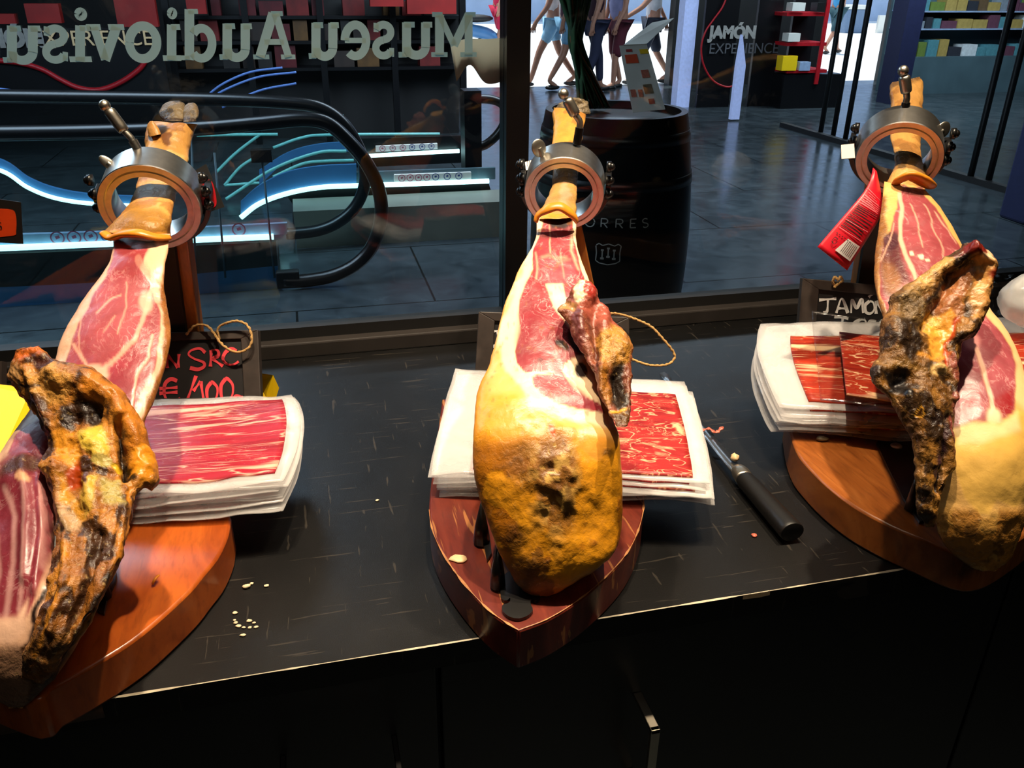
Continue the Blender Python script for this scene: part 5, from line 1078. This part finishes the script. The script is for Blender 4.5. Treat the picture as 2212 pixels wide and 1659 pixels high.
# ------------------------------------------------------------------ escalators beyond the left pane
def vt(L, Y, r, n=8, k=60): a = np.asarray(L, float); return tube(smoothp(V(a[:, 0], a[:, 1], Y), k), r, n)
def band(top, bot, Y, th=.03, k=40):
    a = smoothp(V(*np.asarray(top, float).T, Y), k); b = smoothp(V(*np.asarray(bot, float).T, Y), k); P = np.stack([a, b], 1); return slab(P, NB, th)
def icons(L, Y, r, mats, parent):
    for (x, y), m_ in zip(L, mats):
        t = np.linspace(0, 2*np.pi, 24); c = V(x, y, Y-.006); k = mpp(c)*r
        P = np.stack([c[0]+k*np.cos(t), np.full(24, c[1]), c[2]+k*np.sin(t)], 1)
        mk('sticker_icon', join(ribbon(P, k*.22, NB), ribbon(np.stack([[c[0]-k*.3, c[1], c[2]], [c[0]+k*.35, c[1], c[2]+k*.2]]), k*.5, NB)), MT[m_], parent, smooth=False)
Y1, Y2, Y3, Y4 = 4.45, 5.12, 5.55, 6.6
e1 = thing('escalator', 'nearest escalator, with big black handrail loop ending behind the left pane', 'escalator', V(400, 660, Y1)*[1, 1, 0])
H1 = [(-120,289),(200,285),(430,277),(560,266),(650,258),(705,266),(748,300),(790,350),(818,410),(823,470),(805,530),(770,570),(720,595),(660,606),(612,608)]
mk('handrail', vt(H1, Y1, .036, 12, 160), MT['rubber'], e1)
mk('handrail', vt([(-120,206),(300,212),(500,216),(620,222),(690,233),(740,265),(775,320),(788,370),(785,410),(765,450),(730,480),(690,497),(640,504),(618,505)], Y2, .036, 12, 140), MT['rubber'], e1)
pg = V(*np.array(H1+[(610,640),(-120,660)], float).T, Y1); mk('glass_balustrade', prism(pg, (0, .012, 0)), MT['balglass'], e1, smooth=False)
for x, d_ in ((413, 0), (565, 18), (463, 14)):
    a = V(x, 330 if x > 450 else 285, Y1-.012); b = V(x+d_+10, 600, Y1-.012); mk('glass_edge', tube([a, b], .006, 6), MT['teal'], e1)
mk('clamp', box(V(565, 336, Y1-.01), (.10, .05, .06)), MT['darkwall'], e1, smooth=False); mk('foot_clamp', box(V(622, 602, Y1), (.12, .06, .09)), MT['matte'], e1, smooth=False, bevel=.006)
mk('light_strip', vt([(-120,542),(0,536),(200,528),(400,519),(591,511)], Y1+.03, .016), MT['neon'], e1)
mk('side_panel', band([(-120,552),(100,545),(300,536),(596,522)], [(-120,625),(100,616),(300,603),(600,574)], Y1+.02), MT['matte'], e1, smooth=False)
mk('lower_panel', band([(-120,625),(100,616),(300,603),(600,574)], [(-120,672),(100,664),(300,655),(602,632)], Y1+.02), MT['bluepanel'], e1, smooth=False)
mk('skirt_panel', band([(-120,512),(100,505),(300,498),(620,482)], [(-120,536),(100,529),(300,522),(620,506)], Y1+.05), MT['decal'], e1, smooth=False)
icons([(124,514),(160,513),(196,511),(232,509),(516,496)], Y1+.046, 13, ['ring_icon2','ring_icon2','ring_icon2','ring_icon','ring_icon2'], e1)
mk('step_deck', box2((float(V(-500, 600, Y1)[0]), Y1+.1, .02), (float(V(600, 600, Y1)[0]), Y2-.06, .10)), MT['darkwall'], e1, smooth=False)
mk('light_strip', vt([(-120,345),(0,368),(60,405),(120,428),(200,440),(330,446)], Y2, .012), MT['neon'], e1); mk('side_panel', band([(-120,320),(0,345),(60,384),(120,407),(200,420),(330,426)], [(-120,342),(0,364),(60,401),(120,424),(200,436),(330,442)], Y2+.02), MT['bluepanel'], e1, smooth=False)
e2 = thing('escalator', 'middle escalator with bright white-green neon strip, curving down to the left', 'escalator', V(800, 440, Y3)*[1, 1, 0])
N1 = [(520,470),(560,440),(620,418),(690,405),(770,401),(900,397),(1056,391)]
mk('light_strip', vt(N1, Y3, .016, 8, 80), MT['neon'], e2)
mk('side_panel', band([(x, y-46+max(0, (620-x)*.12)) for x, y in N1[:5]], [(x, y-5) for x, y in N1[:5]], Y3+.02), MT['bluepanel'], e2, smooth=False)
mk('skirt_panel', band([(700,375),(900,368),(1070,362)], [(700,400),(900,393),(1070,387)], Y3+.03), MT['teal'], e2, smooth=False)
mk('sticker', band([(852,378),(1018,372)], [(852,393),(1018,387)], Y3+.0), MT['white'], e2, smooth=False)
icons([(868,385),(886,384),(904,384),(922,383),(941,382),(966,381),(991,380)], Y3-.0, 7, ['ring_icon2']*4+['ring_icon']*3, e2)
mk('under_panel', band([(x, y+6) for x, y in N1[2:]], [(640,452),(700,449),(800,446),(950,441),(1068,437)], Y3+.02), MT['matte'], e2, smooth=False)
for L in ([(590,382),(653,354),(700,348),(764,346)], [(488,430),(590,365),(685,330),(748,326)]): mk('dim_light_strip', vt(L, Y3+.5, .010), MT['neondim'], e2)
mk('newel_block', box2(V(1006, 420, Y3+.1), V(1030, 190, Y3+.25)), MT['panel'], e2, smooth=False)
mk('handrail', vt([(1030,318),(1050,312),(1075,290),(1090,262),(1088,230),(1060,215),(1000,214)], Y3+.2, .030, 10), MT['rubber'], e2)
e3 = thing('escalator', 'farthest escalator, its upper neon strip ending by the mullion', 'escalator', V(800, 340, Y4)*[1, 1, 0])
mk('light_strip', vt([(778,338),(880,332),(992,326)], Y4, .015), MT['neon'], e3); mk('light_strip', vt([(1018,325),(1032,324)], Y4, .015), MT['neon'], e3)
mk('sticker', band([(812,316),(945,310)], [(812,328),(945,322)], Y4), MT['white'], e3, smooth=False); icons([(826,321),(848,320),(870,319),(890,318),(912,317),(932,316)], Y4-.0, 6, ['ring_icon2']*3+['ring_icon']*3, e3)
mk('side_panel', band([(560,368),(621,330),(685,312),(770,305)], [(560,400),(621,348),(685,332),(770,326)], Y4+.03), MT['bluepanel'], e3, smooth=False)
for L in ([(590,319),(653,297),(716,291),(950,289)], [(621,259),(669,251),(742,250)], [(425,293),(500,291),(600,290)], [(466,373),(510,330),(562,290)], [(485,400),(520,360),(560,335)], [(485,400),(560,395),(600,395)]): mk('dim_light_strip', vt(L, Y4+.1, .010), MT['neondim'], e3)
mk('skirt_panel', band([(770,300),(900,296),(1035,292)], [(770,362),(900,356),(1035,350)], Y4+.05), MT['panel'], e3, smooth=False)
for L in ([(-60,184),(60,200),(160,216),(430,218)], [(-60,286),(200,284),(420,277)], [(440,213),(480,182),(540,156),(610,146)], [(440,222),(490,192),(560,166),(640,156)], [(480,232),(560,196),(640,180)]): mk('blue_reflection_strip', vt(L, Y4+.4, .008), MT['neonreflection'], e3)  # glowing tubes stand for neon reflections on the handrails
struct('wall_plinth', box2((float(V(640, 520, 5.25)[0]), 5.2, .0), (float(V(1100, 520, 5.25)[0]), 5.53, .23)), MT['plinth'], 'low grey plinth in front of the middle escalator', 'plinth')
# things far behind the left pane
rk2 = thing('display_rack', 'long dark rack of red and amber goods far behind the lettering', 'rack', V(700, 150, 8.9)*[1, 1, 0])
ra, rb_ = float(V(370, 100, 8.9)[0]), float(V(1000, 100, 8.9)[0])
mk('back_panel', box2((ra, 9.2, 0), (rb_, 9.24, 2.2)), MT['darkwall'], rk2, smooth=False)
zz = [float(V(700, y, 8.9)[2]) for y in (146, 88, 34)]
for z in zz: mk('shelf', box2((ra, 8.9, z-.03), (rb_, 9.2, z)), MT['panel'], rk2, smooth=False)
for x in np.linspace(ra, rb_, 5): mk('post', box2((x-.03, 8.88, 0), (x+.03, 8.95, 2.2)), MT['panel'], rk2, smooth=False)
g2 = [plain('rack_goods_%s' % n_, S(*c), .6, var=.4, vs=9) for n_, c in (('red', (104, 20, 18)), ('amber', (88, 58, 22)), ('crimson', (80, 10, 18)), ('brown', (40, 28, 22)), ('dark', (26, 22, 20)))]; r3 = random.Random(12)
for z in zz:
    x = ra+.1
    while x < rb_-.3:
        w_ = r3.uniform(.08, .22)
        if r3.random() < .7: mk('rack_package', box2((x, 8.93, z+.001), (x+w_, 9.1, z+r3.uniform(.12, .24))), r3.choice(g2), smooth=False, label='small red or amber package on the dark rack behind the lettering', cat='package', group='goods on the dark rack behind the lettering')
        x += w_+.03
for i, (x0, x1, yt, yb) in enumerate(((-40, 30, 30, 52), (60, 125, 8, 50), (255, 330, -20, 58), (405, 440, -20, 30), (800, 870, -30, 14), (880, 985, -30, 30))):
    yy = 8.345 if i < 3 else 8.6; a, b = V(x0, yb, yy), V(x1, yt, yy)
    mk('red_display', box2(a, b+[0, .1, 0]), MT['redshop'], smooth=False, label='dark red display panel hanging far behind the lettering on the left pane', cat='display panel', group='red display panels behind the lettering')
pn = thing('banner', 'black banner with white lettering and a red curve, seen through the left pane', 'banner', V(160, 200, 8.3))
mk('banner_sheet', box2(V(-120, 210, 8.34), V(345, 60, 8.3)), MT['panel'], pn, smooth=False)
mk('red_curve', vt([(-40,128),(40,136),(90,150),(130,172),(170,190),(215,194),(260,178),(300,150),(318,125)], 8.28, .022), MT['redpanel'], pn)
def text(s_, p, size, mat, parent, Y, bold=0.0, ex=.002):
    c = bpy.data.curves.new('lettering', 'FONT'); c.body = s_; c.size = size; c.extrude = ex; c.offset = bold; c.materials.append(mat)
    o = bpy.data.objects.new('lettering', c); COL.objects.link(o); dg = bpy.context.evaluated_depsgraph_get(); me = bpy.data.meshes.new_from_object(o.evaluated_get(dg)); v = np.array([x.co for x in me.vertices]); f = [list(q.vertices) for q in me.polygons]; bpy.data.objects.remove(o)
    return mk('lettering', (np.stack([v[:, 0], -v[:, 2], v[:, 1]], 1)+p, f), mat, parent, smooth=False)
k = mpp(V(100, 85, 8.28)); text('JAM\u00d3N', V(-78, 101, 8.28), 48*k, MT['barrelink'], pn, 8.28, .012); text('EXPERIENCE', V(72, 99, 8.28), 44*k, MT['cream'], pn, 8.28)
o = mk('reflection_sheet', slab(np.stack([smoothp([V(x, y, YG+.034) for x, y in ((972,92),(1010,84),(1060,84),(1116,76))], 20), smoothp([V(x, y, YG+.034) for x, y in ((986,176),(1015,140),(1050,180),(1100,172))], 20)], 1), -NB, .0015), MT['white'], label='curled white sheet standing in for a reflection in the window beside the mullion', cat='sign')  # added sheet imitates a white reflection seen in the pane

MT['dimletter'] = plain('dim_grey_letter', S(84, 84, 88), .6)
# ------------------------------------------------------------------ far right hall
pb_ = lambda px, d: (lambda p: p*[1, 1, 0])(U(px, 100, d))
p = pb_(1480, 11.6); mk('glow_bar', box2((p[0]-.09, p[1]-.09, 0), (p[0]+.09, p[1]+.09, 3.5)), MT['pillar'], smooth=False, label='pale blue pillar with a glow put into its material, beside the leaflet', cat='pillar')
p = pb_(1604, 10.4); mk('glow_bar', join(box2((p[0]-.055, p[1]-.03, .02), (p[0]+.055, p[1]+.03, .62)), prism([(p[0]-.055, p[1]-.03, .62), (p[0]+.055, p[1]-.03, .62), (p[0]-.03, p[1]-.03, .95)], (0, .06, 0))), MT['pillar'], smooth=False, label='narrow glowing slab standing for a sunlit gap between the dark panels, right of banner', cat='pillar')  # added glowing slab imitates a sunlit slot between the panels
YP = 10.6
pn = thing('banner', 'black banner with a red outline and white lettering right of the pillar', 'banner', V(1560, 235, YP)*[1, 1, 0])
mk('banner_sheet', box2(np.append(V(1503, 240, YP)[:2], 0), np.append(V(1596, 0, YP+.05)[:2], 3.2)), MT['panel'], pn, smooth=False)
mk('dark_wing', box2(np.append(V(1612, 240, YP)[:2], 0), np.append(V(1690, 0, YP+.05)[:2], 3.2)), MT['panel'], pn, smooth=False)
mk('red_outline', vt([(1572,-14),(1560,16),(1540,44),(1524,68),(1515,98),(1517,130),(1528,158),(1545,178),(1570,188),(1588,184)], YP-.02, .012), MT['redpanel'], pn)
k = mpp(V(1575, 80, YP)); text('JAM\u00d3N', V(1532, 82, YP-.01), 33*k, MT['barrelink'], pn, YP, .012); text('EXPERIENCE', V(1530, 116, YP-.01), 30*k, MT['dimletter'], pn, YP)
YR = 10.3
rk = thing('display_rack', 'dark display rack with red shelf edges beside the bright doorway', 'rack', V(1740, 215, YR)*[1, 1, 0])
A, B_ = V(1690, 205, YR+.4), V(1778, -60, YR+.4)
mk('back_panel', box2((A[0], YR+.4, .0), (B_[0], YR+.45, 3.2)), MT['panel'], rk, smooth=False)
for y in (31, 96, 155): a, b = V(1700, y, YR), V(1786, y-2, YR); mk('shelf', box2((a[0], YR, a[2]-.02), (b[0], YR+.4, a[2]+.02)), MT['redpanel'], rk, smooth=False); 
mk('post', box2(np.append(V(1770, 100, YR)[:2]-[.0, .02], .3), np.append(V(1778, 100, YR)[:2], 3.2)), MT['redpanel'], rk, smooth=False)
mk('plinth', box2(np.append(V(1690, 200, YR)[:2], 0), np.append(V(1776, 200, YR+.4)[:2], .42)), MT['panel'], rk, smooth=False)
for x0, x1, y0, y1, m_, lb in ((1711,1741,6,24,'white','white twin carton on the upper shelf of the rack'), (1764,1784,6,24,'plastic','dark carton at the right end of the upper shelf'), (1702,1730,72,90,'white','pale carton on the middle shelf of the rack'), (1688,1724,121,153,'yellow','bright yellow box low on the rack'), (1726,1752,134,153,'decal','pale grey packet right of the yellow box')):
    a, b = V(x0, y1, YR-.02), V(x1, y0, YR-.02); mk('carton', box2(a, b+[0, .15, 0]), MT[m_], smooth=False, label=lb, cat='box')
for i, (px, d) in enumerate(((1772, 9.35), (1799, 9.2), (1825, 8.95), (2096, 7.15), (2135, 7.0))):
    p = pb_(px+ (0), d); y_ = [290, 297, 305, 383, 391][i]; p = U(px, y_, d)*[1, 1, 0]
    mk('steel_rod', cyl(p+[0, 0, .0], p+[0, 0, 3.5], .026, 14), MT['black'], label='black upright rod, ' + ('first from the left of the three by the bright doorway', 'second from the left of the three by the bright doorway', 'third from the left of the three by the bright doorway', 'left one of the pair at far right', 'right one of the pair at far right')[i], cat='rod', group='black rods of the glass screen')
a, b = U(1690, 268, 10.0)*[1, 1, 0], U(2260, 425, 6.4)*[1, 1, 0]; dv = nrm(b-a)
struct('trim_4', box((a+b)/2+[0, 0, .025], (np.linalg.norm(b-a), .07, .05), [dv, np.cross(UPZ, dv), UPZ]), MT['matte'], 'black floor rail under the upright rods', 'floor rail')
p = pb_(1948, 12.2); mk('dark_column', box2((p[0]-.13, p[1]-.15, 0), (p[0]+.13, p[1]+.15, 3.5)), MT['navy'], smooth=False, label='dark blue column between the bright doorway and the shop shelves', cat='column')
p = U(2215, 440, 5.9); mk('dark_column', box2((p[0]-.09, p[1]-.12, 0), (p[0]+.4, p[1]+.12, 1.35)), MT['navy'], smooth=False, bevel=.02, label='dark blue panel end at the right edge of the picture', cat='panel')
# shop shelves
YS = 11.4; sx0, sx1 = gx(1950, 150, YS), gx(2290, 150, YS)
shf = thing('shop_shelf', 'long pale grey-green shop shelf full of goods at the far right', 'shelf', ((sx0+sx1)/2, YS, 0))
zs = [float(V(2100, y, YS)[2]) for y in (122, 62, 24)]
mk('base_panel', box2((sx0, YS, 0), (sx1, YS+.5, zs[0])), MT['teal'], shf, smooth=False); mk('back_panel', box2((sx0, YS+.5, 0), (sx1, YS+.55, 2.6)), MT['teal'], shf, smooth=False)
for z in zs[1:]: mk('shelf_board', box2((sx0, YS+.05, z-.02), (sx1, YS+.5, z)), MT['decal'], shf, smooth=False)
gm = [plain('goods_%s' % n_, S(*c), .5) for n_, c in (('ochre', (176, 150, 84)), ('teal', (84, 140, 150)), ('white', (214, 220, 222)), ('plum', (104, 64, 80)), ('brown', (104, 82, 58)), ('green', (110, 130, 60)), ('grey', (130, 140, 150)), ('dark', (50, 52, 60)))]
rg_ = random.Random(9)
for j, z in enumerate(zs):
    x = sx0+.06
    while x < sx1-.25:
        w_, h_ = rg_.uniform(.10, .26), rg_.uniform(.10, .24); m_ = rg_.choice(gm)
        mk('shelf_package', box2((x, YS+.08, z+.001), (x+w_, YS+.30, z+h_)), m_, smooth=False, label='small package among the goods on the far shop shelves', cat='package', group='goods on the far shop shelves'); x += w_+.02
# street things
p = V(1846, 66, 26)*[1, 1, 0]; k = mpp(V(1846, 60, 26))
g = thing('waste_container', 'grey-blue container with pale lid in the street beyond the doorway', 'container', p)
mk('container_body', box2(p+[-24*k, 0, -.02], p+[26*k, .8, 46*k]), MT['greybox'], g, smooth=False, bevel=.03); mk('lid', box2(p+[-25*k, -.02, 46*k], p+[27*k, .82, 54*k]), MT['white'], g, smooth=False)
p = V(1908, 56, 26)*[1, 1, 0]; mk('street_sign', box2(p+[-13*k, 0, -.02], p+[13*k, .1, 34*k]), MT['white'], smooth=False, label='white panel standing right of the grey-blue container', cat='sign')
p = V(1060, 110, 19)*[1, 1, 0]
sco = thing('scooter', 'parked dark scooter in the street left of the mullion', 'scooter', p)
for dx in (-.45, .45): mk('wheel', lathe(p+[dx, 0, .24], [0, 1, 0], [(-.05, .20), (-.05, .25), (.05, .25), (.05, .20)], 24, True), MT['rubber'], sco)
mk('scooter_body', tube(smoothp([p+[-.5, 0, .5], p+[-.1, 0, .42], p+[.15, 0, .3], p+[.4, 0, .5], p+[.48, 0, .95]], 20), [.16]*10+[.10]*10, 12, .8), MT['bluepanel'], sco); mk('seat', ball(p+[-.3, 0, .72], .2, 14, (1.8, .7, .4)), MT['matte'], sco)

# ------------------------------------------------------------------ people walking past outside
def skinned(name, V3, E, Rr, mat, parent, root=0):
    me = bpy.data.meshes.new(name); me.from_pydata([tuple(map(float, x)) for x in V3], E, []); me.materials.append(mat)
    o = bpy.data.objects.new(name, me); COL.objects.link(o); o.parent = parent; ORG[o.name] = ORG[parent.name]
    o.modifiers.new('skin', 'SKIN')
    sv = me.skin_vertices[0].data
    for i, r in enumerate(Rr): sv[i].radius = (r, r)
    sv[root].use_root = True
    o.modifiers['skin'].use_smooth_shade = True; s_ = o.modifiers.new('sub', 'SUBSURF'); s_.levels = s_.render_levels = 1
    return o
def person(label, px, py, d, head, ph, shirt, legs, legname='shorts', sc_=1.0, arm=(.2, -.2), skin=None, sleeve=True, leglen=.45):
    base = U(px, py, d)*[1, 1, 0]+[0, 0, -.02 if d > 13.5 else 0]
    g = thing('person', label, 'person', base); g.rotation_euler = (0, 0, head); g.scale = (sc_,)*3
    vs_, es, rs = [], [], []
    def add(x, y, z, r, par=None):
        vs_.append((x, y, z)); rs.append(r); i = len(vs_)-1
        if par is not None: es.append((par, i))
        return i
    pel = add(0, 0, .95, .13); wa = add(.0, 0, 1.12, .12, pel); chs = add(.01, 0, 1.30, .135, wa); nk = add(0, 0, 1.45, .06, chs); nk2 = add(.01, 0, 1.53, .052, nk); hd = add(.03, 0, 1.62, .088, nk2); add(.025, 0, 1.70, .075, hd); add(.12, 0, 1.60, .016, hd)
    for sg, p_, am in ((1, ph, arm[0]), (-1, -ph, arm[1])):
        h_ = add(0, sg*.09, .90, .09, pel); kn_ = add(.18*p_+.04, sg*.09, .50, .058, h_); an = add(.36*p_-.06*(p_ < 0), sg*.085, .09+.06*(p_ < 0)*abs(p_), .038, kn_); add(.36*p_+.14-.06*(p_ < 0), sg*.09, .035, .034, an)
        sh_ = add(0, sg*.17, 1.41, .062, chs); el = add(am*.5, sg*.22, 1.14, .042, sh_); wr = add(am*1.1+.05, sg*.21, .93, .030, el); pa = add(am*1.15+.06, sg*.205, .87, .034, wr)
        for f_ in range(4): a = add(am*1.2+.03+.02*f_, sg*.20, .82, .009, pa); add(am*1.2+.035+.02*f_, sg*.19, .775+.006*abs(f_-1.5), .008, a)
        t_ = add(am*1.15+.10, sg*.19, .85, .010, pa); add(am*1.15+.115, sg*.18, .81, .009, t_)
    skinned('body', vs_, es, rs, skin or MT['skin'], g)
    sv_, se = [], []
    sv_ = [(0, 0, .93), (0, 0, 1.12), (.01, 0, 1.30), (0, 0, 1.44)]; sr = [.145, .135, .15, .075]; se = [(0, 1), (1, 2), (2, 3)]
    if sleeve:
        for sg, am in ((1, arm[0]), (-1, arm[1])): sv_ += [(0, sg*.17, 1.41), (am*.3, sg*.205, 1.24)]; sr += [.078, .06]; se += [(2, len(sv_)-2), (len(sv_)-2, len(sv_)-1)]
    skinned('shirt', sv_, se, sr, shirt, g)
    lv, lr, le = [(0, 0, .97)], [.142], []
    for sg, p_ in ((1, ph), (-1, -ph)):
        lv += [(0, sg*.09, .90), (.18*p_*(.90-leglen)/.4+.02, sg*.095, leglen)]; lr += [.108, .088 if leglen > .3 else .06]; n_ = len(lv); le += [(0, n_-2), (n_-2, n_-1)]
        if leglen < .4: lv[-1] = (.18*p_+.04, sg*.09, .50); lr[-1] = .075; lv.append((.34*p_-.05*(p_ < 0), sg*.085, .13)); lr.append(.055); le.append((n_-1, n_))
    skinned(legname, lv, le, lr, legs, g)
    mk('hair', ball(base+np.array([.0, 0, 1.66])*1.0, .098, 14, (1, .95, 1.05)), MT['hair'], g)
    for sg in (1, -1): mk('shoe', ball(base+np.array([(.36*ph*sg)+.06-.06*(ph*sg < 0), sg*.09, .04]), .05, 12, (2.4, .9, .75)), MT['plastic'], g)
    return g
wk = math.pi
person('person in pale blue shorts and white top striding left, nearest the mullion', 1190, 178, 13.9, wk-.2, .9, cloth('white_top', S(236, 226, 222)), cloth('pale_denim', S(150, 196, 226)), leglen=.62)
person('person in dark top and light denim shorts behind the leaf sheaf', 1222, 186, 13.4, .1, .7, cloth('dark_top', S(70, 24, 48)), cloth('denim', S(120, 170, 205)), leglen=.60)
person('person in navy top carrying on past the sheaf of leaves, knee-length jeans', 1280, 190, 13.0, .2, .5, cloth('maroon_top', S(50, 18, 34)), cloth('navy_jeans', S(36, 40, 66)), leglen=.3, legname='trousers')
person('person in lavender shirt and maroon shorts standing between pillar and leaflet', 1328, 186, 13.6, wk+.3, .28, cloth('lavender_shirt', S(150, 152, 196)), cloth('maroon_shorts', S(86, 24, 40)), arm=(.12, .05))
person('person in white shirt and dark shorts walking behind the leaflet', 1400, 184, 14.4, wk-.1, .8, cloth('white_shirt', S(214, 214, 220)), cloth('dark_shorts', S(36, 42, 60)), arm=(.5, -.3))
person('person in a red dress in the street left of the mullion', 1078, 90, 19.5, .4, .4, cloth('red_dress', S(196, 28, 70)), cloth('red_skirt', S(190, 26, 64)), leglen=.5, legname='skirt')
person('person in blue and green clothes stepping out by the three rods', 1800, 84, 21, .3, .8, cloth('blue_top', S(60, 140, 190)), cloth('green_shorts', S(40, 74, 84)), sc_=1.0)
